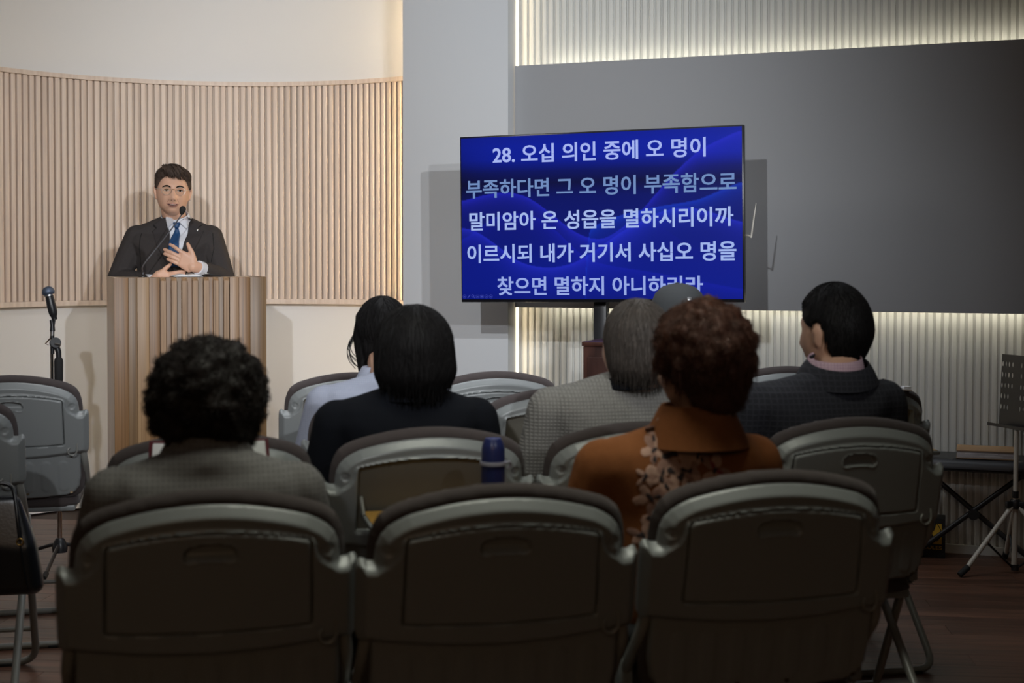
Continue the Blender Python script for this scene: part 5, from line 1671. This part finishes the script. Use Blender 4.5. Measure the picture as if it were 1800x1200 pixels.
# slim antenna on an arm right of the display
an_ = thing('antenna', 'thin pale upright antenna on a small arm right of the display', 'antenna', P(1320, 418, 5.80), ta)
AI = (Matrix.Translation(an_.location) @ Matrix.Rotation(ta, 4, 'Z')).inverted()
a0, a1 = AI @ P(1320, 418, 5.80), AI @ P(1328.5, 357, 5.80)
a2 = a0.lerp(a1, 0.62)
prism_pts = []
bm = bmesh.new(); add_tube(bm, [a0, a2, a1], [0.0042, 0.0036, 0.0016], 8); from_bm('blade', bm, M['cream_metal'], an_)
tube('arm', [a0 + Vector((0.001, 0, 0.004)), a0 + Vector((-0.012, 0.004, 0.010)), a0 + Vector((-0.045, 0.02, 0.010))], 0.0035, M['cream_metal'], an_, seg=8)

# ================================================================== SMALL THINGS ON THE CHAIRS
q_ = P(866, 800, 3.03)
tk = cpt('r2b', 0, -0.11, 0)
fl_ = thing('vacuum_flask', 'navy blue vacuum flask with pale ring standing on a chair tray', 'flask', (q_.x, 3.10, 0.7145))
lathe('body', [(0, 0), (0.0255, 0), (0.0265, 0.004), (0.0265, 0.128), (0, 0.129)], M['navy'], fl_, seg=32)
lathe('ring', [(0, 0.126), (0.0290, 0.126), (0.0295, 0.130), (0.0290, 0.134), (0, 0.134)], M['thermos_ring'], fl_, seg=32)
cu_ = lathe('cup_lid', [(0, 0.133), (0.0262, 0.133), (0.0258, 0.160), (0.0235, 0.172), (0.0195, 0.180), (0.0175, 0.184), (0, 0.185)], M['navy'], fl_, seg=32)
tube('carry_loop', smooth_path([(0.027, 0, 0.130), (0.036, 0, 0.133), (0.038, 0.004, 0.125), (0.030, 0.002, 0.118)], 4), 0.0022, M['thermos_ring'], fl_, seg=8)

pp = cpt('r3b', -0.045, -0.06, 0.7160)
pa_ = thing('paper_sheet', 'printed white sheet on the yellow tray of an empty chair', 'paper', pp, RA + R(-14))
box('sheet', (0, 0, 0.0004), (0.15, 0.20, 0.0006), M['white'], pa_)
for k in range(9):
    box('print_line', (0, 0.08 - k * 0.019, 0.0009), (0.12 - (k % 3) * 0.012, 0.005, 0.0003), M['print'], pa_)

bq = P(372, 812, 3.0)
ob = thing('propped_book', 'open book with burgundy cover propped on a tray behind tweed shoulders', 'book', (bq.x + 0.0, 2.975, 0.734), RA)
for s in (-1, 1):
    m_ = Matrix.Rotation(s * R(14), 4, 'Z') @ Matrix.Rotation(R(-16), 4, 'X')
    bm = bmesh.new(); add_box(bm, (s * 0.066, -0.008, 0.085), (0.128, 0.012, 0.165), 0.003)
    bmesh.ops.transform(bm, matrix=m_, verts=bm.verts); from_bm('page_block', bm, M['white'], ob)
    bm = bmesh.new(); add_box(bm, (s * 0.070, 0.001, 0.087), (0.142, 0.005, 0.175), 0.002)
    bmesh.ops.transform(bm, matrix=m_, verts=bm.verts); from_bm('cover', bm, M['burgundy'], ob)

wq = cpt('r3d', 0.15, 0.010, 0.868)
tt = thing('tissue', 'small folded white tissue on the top edge of a chair back', 'tissue', wq, RA)
box('fold', (0, 0.012, 0.012), (0.034, 0.030, 0.006), M['white'], tt, bevel=0.002, rot=Matrix.Rotation(R(6), 3, 'Y'))
box('fold', (0.004, 0.012, 0.019), (0.026, 0.024, 0.006), M['white'], tt, bevel=0.002)

# black handbag on the far left chair
hq = P(14, 950, 4.02)
hbg = thing('handbag', 'black leather handbag with gold rings hanging at the left edge', 'bag', (hq.x, hq.y, 0), R(10))
bm = bmesh.new()
zb, zt = 0.335, 0.600
add_hull(bm, [((-0.09, 0, zb + 0.03), (0.03, 0.045, 0.028)), ((0.062, 0, zb + 0.03), (0.030, 0.045, 0.028)), ((-0.07, 0, zt), (0.02, 0.018, 0.02)), ((0.012, 0, zt), (0.02, 0.016, 0.02)), ((-0.10, 0, zb + 0.15), (0.025, 0.045, 0.05)), ((0.050, 0, zb + 0.13), (0.025, 0.045, 0.05))], 3)
skin_obj('bag_body', bm, 0.006, M['leather'], hbg, smooth=4)
tube('handle', smooth_path([(0.035, -0.046, 0.50), (0.028, -0.040, 0.56), (0.018, -0.022, 0.62), (0.004, -0.008, 0.648), (-0.03, -0.008, 0.655), (-0.06, -0.02, 0.62), (-0.075, -0.044, 0.52)], 5), 0.006, M['leather'], hbg, seg=10)
for x_ in (0.035, -0.075):
    ring = [Vector((x_ + 0.009 * math.cos(a), -0.052, 0.497 + 0.009 * math.sin(a))) for a in np.linspace(0, 2 * PI, 17)]
    tube('ring', ring, 0.002, M['gold'], hbg, seg=6)
tube('side_seam', smooth_path([(0.030, -0.043, 0.57), (0.036, -0.050, 0.48), (0.048, -0.050, 0.40), (0.056, -0.044, 0.36)], 4), 0.002, M['leather'], hbg, seg=6)

# ================================================================== RIGHT SIDE: BENCH, BOOKS, BOX, MUSIC STAND
bc = wall_pt(2.02) + wn * 0.150
bn = thing('keyboard_bench', 'black padded keyboard bench on crossed black legs by the battened wall', 'bench', (bc.x, bc.y, 0), -WA)
BM = Matrix.Translation(bn.location) @ Matrix.Rotation(-WA, 4, 'Z')
bpoly = [(0.27 * math.copysign(abs(math.cos(a)) ** 0.35, math.cos(a)), 0.125 * math.copysign(abs(math.sin(a)) ** 0.35, math.sin(a))) for a in np.linspace(0, 2 * PI, 49)[:-1]]
plate('seat_pad', bpoly, 0.012, lambda U, d: 0.012 + 0.028 * rnd(-d, 0.03), lambda U, d: -0.002 - 0.006 * rnd(-d, 0.01), lambda U, w_: np.stack([U[:, 0], U[:, 1], 0.412 + w_], -1), M['bench_pad'], bn, angle=60)
box('seat_board', (0, 0, 0.403), (0.50, 0.22, 0.012), M['black'], bn)
for s in (-1, 1):
    y_ = 0.018 * s
    tube('leg', [(-s * 0.205, y_, 0.385), (s * 0.235, y_, 0.022)], 0.0115, M['black'], bn, seg=10)
    tube('foot_bar', [(s * 0.235, -0.125, 0.016), (s * 0.235, 0.115, 0.016)], 0.0125, M['black'], bn, seg=12)
    tube('top_bar', [(s * 0.205, -0.10, 0.388), (s * 0.205, 0.10, 0.388)], 0.012, M['black'], bn, seg=12)
    for e in (-1, 1):
        tube('rubber_cap', [(s * 0.235, e * 0.112, 0.0165), (s * 0.235, e * 0.130, 0.0165)], 0.0162, M['rubber'], bn, seg=12)
lathe('pivot_knob', [(0, -0.045), (0.022, -0.045), (0.024, -0.036), (0.022, -0.028), (0.010, -0.026), (0.008, 0.03), (0, 0.03)], M['black'], bn, seg=18, mtx=Matrix.Translation((0.006, 0, 0.206)) @ Matrix.Rotation(-PI / 2, 4, 'X'))
# binder
bt = BM @ Vector((0.055, -0.02, 0.453))
bi = thing('ring_binder', 'thick kraft-covered hymn binder lying on the black bench', 'book', bt, -WA + R(3))
box('page_block', (0, 0.0, 0.017), (0.235, 0.17, 0.028), M['pages'], bi, bevel=0.001)
box('cover', (0.002, 0, 0.0335), (0.245, 0.18, 0.005), M['kraft'], bi, bevel=0.0015)
box('cover', (0.002, 0, 0.0015), (0.245, 0.18, 0.003), M['kraft'], bi, bevel=0.001)
for k in range(5):
    box('page_edge', (-0.02 + (k % 3) * 0.02, -0.0855, 0.007 + k * 0.0052), (0.18 - (k % 2) * 0.05, 0.002, 0.0012), M['white'] if k % 2 else M['print'], bi)
tube('ring', [Vector((0.122, -0.06 + 0.010 * math.cos(a), 0.020 + 0.010 * math.sin(a))) for a in np.linspace(0, 2 * PI, 15)], 0.0018, M['black'], bi, seg=6)
b2 = BM @ Vector((-0.235, -0.03, 0.445))
b3 = thing('small_book', 'small brown book at the left end of the black bench', 'book', b2, -WA + R(-4))
box('page_block', (0, 0, 0.013), (0.085, 0.12, 0.020), M['pages'], b3)
box('cover', (0, 0, 0.025), (0.092, 0.128, 0.004), M['kraft'], b3, bevel=0.001)
box('cover', (0, 0, 0.0015), (0.092, 0.128, 0.003), M['kraft'], b3, bevel=0.001)
box('spine', (0, -0.063, 0.013), (0.092, 0.004, 0.027), M['burgundy'], b3, bevel=0.001)
# carton
cc = wall_pt(1.81) + wn * 0.10
cx_ = thing('carton', 'small black and yellow printed carton on the floor against the wall', 'box', (cc.x, cc.y, 0), -WA + R(4))
W_, D_, H_ = 0.22, 0.10, 0.172
box('box_body', (0, 0, H_ / 2 + 0.001), (W_, D_, H_), M['box_black'], cx_, bevel=0.001)
box('print', (0.04, -D_ / 2 + 0.02, H_ + 0.0015), (0.035, 0.05, 0.0012), M['box_yellow'], cx_, label='yellow print on the lid')
FRM = Matrix.Translation((0.018, -D_ / 2 - 0.0012, 0)) @ Matrix.Rotation(PI / 2, 4, 'X')
arcp = [(0.078, 0.062), (0.078, 0.150), (0.055, 0.150), (0.050, 0.128), (0.046, 0.118), (0.030, 0.116), (0.006, 0.113), (0.006, 0.096), (0.018, 0.104), (0.040, 0.104), (0.046, 0.085), (0.040, 0.062)]
prism('print', arcp, -0.0004, 0.0004, M['box_yellow'], cx_, mtx=FRM, label='yellow emblem with a black arc')
pts = [Vector((0.042 + 0.050 * math.cos(a), -D_ / 2 - 0.0020, 0.112 + 0.050 * math.sin(a))) for a in np.linspace(-0.9, 0.95, 16)]
tube('print', pts, 0.0015, M['box_black'], cx_, seg=4)
text_mesh('lettering', 'HERCULES', 0.135, 0.0155, M['box_yellow'], cx_, Matrix.Translation((0.012, 0, 0.0)) @ FRM @ Matrix.Translation((0, 0.046, 0.0004)), offset=0.02)

# music stand at the right edge
mb = Vector((2.062, 5.815, 0))
mu = thing('music_stand', 'cream tripod music stand with perforated black desk at right edge', 'stand', mb)
tube('lower_tube', [(0, 0, 0.02), (0.003, 0, 0.30)], 0.0115, M['cream_metal'], mu, seg=14)
tube('upper_tube', [(0.003, 0, 0.28), (0.006, 0, 0.588)], 0.0095, M['cream_metal'], mu, seg=14)
lathe('hub', [(0, -0.018), (0.020, -0.018), (0.022, -0.012), (0.022, 0.012), (0.018, 0.020), (0, 0.020)], M['black'], mu, seg=16, mtx=Matrix.Translation((0.003, 0, 0.285)))
lathe('hub', [(0, -0.012), (0.016, -0.012), (0.016, 0.012), (0, 0.012)], M['black'], mu, seg=16, mtx=Matrix.Translation((0.003, 0, 0.025)))
lathe('collar', [(0, -0.014), (0.013, -0.014), (0.014, 0.014), (0, 0.014)], M['black'], mu, seg=14, mtx=Matrix.Translation((0.003, 0, 0.325)))
lf = P(1690, 1003, 5.73)
a0_ = math.atan2(lf.y - mb.y, lf.x - mb.x)
rl = math.hypot(lf.x - mb.x, lf.y - mb.y)
for k in range(3):
    a = a0_ + k * 2 * PI / 3
    dv = Vector((math.cos(a), math.sin(a), 0))
    lgm = tube('leg', [Vector((0.003, 0, 0.275)) + dv * 0.018, dv * (rl - 0.03) + Vector((0, 0, 0.032))], 0.0100, M['cream_metal'], mu, seg=12)
    tube('rubber_foot', [dv * (rl - 0.042) + Vector((0, 0, 0.042)), dv * (rl + 0.0) + Vector((0, 0, 0.012))], 0.0125, M['rubber'], lgm, seg=12)
    tube('brace', [Vector((0.003, 0, 0.025)) + dv * 0.012, Vector((0.003, 0, 0.275)).lerp(dv * rl, 0.52) + Vector((0, 0, 0.006))], 0.0048, M['black'], mu, seg=8)
    box('hub_lug', tuple(Vector((0.003, 0, 0.285)) + dv * 0.028), (0.034, 0.018, 0.026), M['black'], mu, bevel=0.004, rot=Matrix.Rotation(a, 3, 'Z'))
# perforated desk: a real sheet with holes
DW, DH = 0.40, 0.30
da = R(-70)
dk = Matrix.Translation(Vector((0.062, -0.012, 0.590))) @ Matrix.Rotation(da, 4, 'Z') @ Matrix.Rotation(R(-3), 4, 'X')
holes = []
for gx in (-0.193, -0.173, -0.153, -0.131):
    for r_ in range(5):
        if gx == -0.131 and r_ > 2: continue
        holes.append((gx, 0.259 - r_ * 0.045))
for s_x in (-0.076, -0.055, -0.034, 0.034, 0.055, 0.076):
    for r_ in range(5): holes.append((s_x, 0.259 - r_ * 0.045))
holes += [(-gx, z_) for gx, z_ in holes if gx < -0.1]
HR, HHf = 0.0052, 0.0110
bm = bmesh.new()
gx_ = sorted({round(v, 4) for h in holes for v in (h[0] - HR, h[0] + HR)} | {-DW / 2, DW / 2})
gz_ = sorted({round(v, 4) for h in holes for v in (h[1] - HHf, h[1] + HHf)} | {0.0, DH})
vc = {}


def dv_(x_, z_, s_):
    k = (round(x_, 5), round(z_, 5), s_)
    if k not in vc: vc[k] = bm.verts.new(dk @ Vector((x_, s_ * 0.0009, z_)))
    return vc[k]


hs_ = {(round(h[0], 4), round(h[1], 4)) for h in holes}
for i in range(len(gx_) - 1):
    for j in range(len(gz_) - 1):
        x0, x1, z0, z1 = gx_[i], gx_[i + 1], gz_[j], gz_[j + 1]
        c_ = (round((x0 + x1) / 2, 4), round((z0 + z1) / 2, 4))
        hit = any(abs(c_[0] - h[0]) < 1e-3 and abs(c_[1] - h[1]) < 1e-3 for h in hs_)
        if not hit:
            for s_ in (-1, 1):
                bm.faces.new([dv_(x0, z0, s_), dv_(x1, z0, s_), dv_(x1, z1, s_), dv_(x0, z1, s_)][::s_])
        else:
            el = [(c_[0] + HR * math.cos(a), c_[1] + HHf * math.sin(a)) for a in np.linspace(0, 2 * PI, 17)[:-1]]
            cor = [(x1, z0), (x1, z1), (x0, z1), (x0, z0)]
            for s_ in (-1, 1):
                E = [dv_(x_, z_, s_) for x_, z_ in el]
                Cn = [dv_(x_, z_, s_) for x_, z_ in cor]
                for qd in range(4):       # corner between angle qd*90 and qd*90+90
                    cn = Cn[(qd + 1) % 4]
                    for m_ in range(4):
                        f3 = (E[(qd * 4 + m_) % 16], E[(qd * 4 + m_ + 1) % 16], cn)
                        if len(set(f3)) == 3:
                            try: bm.faces.new(f3)
                            except ValueError: pass
            for m_ in range(16):
                a_, b__ = el[m_], el[(m_ + 1) % 16]
                try: bm.faces.new([dv_(*a_, -1), dv_(*b__, -1), dv_(*b__, 1), dv_(*a_, 1)])
                except ValueError: pass
from_bm('desk', bm, M['black'], mu, smooth=False)
bm = bmesh.new(); add_box(bm, (0, -0.030, 0.0), (DW, 0.060, 0.002)); add_box(bm, (0, -0.059, 0.006), (DW, 0.002, 0.012))
bmesh.ops.transform(bm, matrix=dk, verts=bm.verts); from_bm('ledge', bm, M['black'], mu, smooth=False)
bm = bmesh.new(); add_box(bm, (0, 0.012, 0.06), (0.05, 0.02, 0.06), 0.004)
bmesh.ops.transform(bm, matrix=dk, verts=bm.verts); from_bm('tilt_bracket', bm, M['black'], mu)

for o in sc.objects:
    if o.type == 'EMPTY' and o.parent is None and not o.children: pass
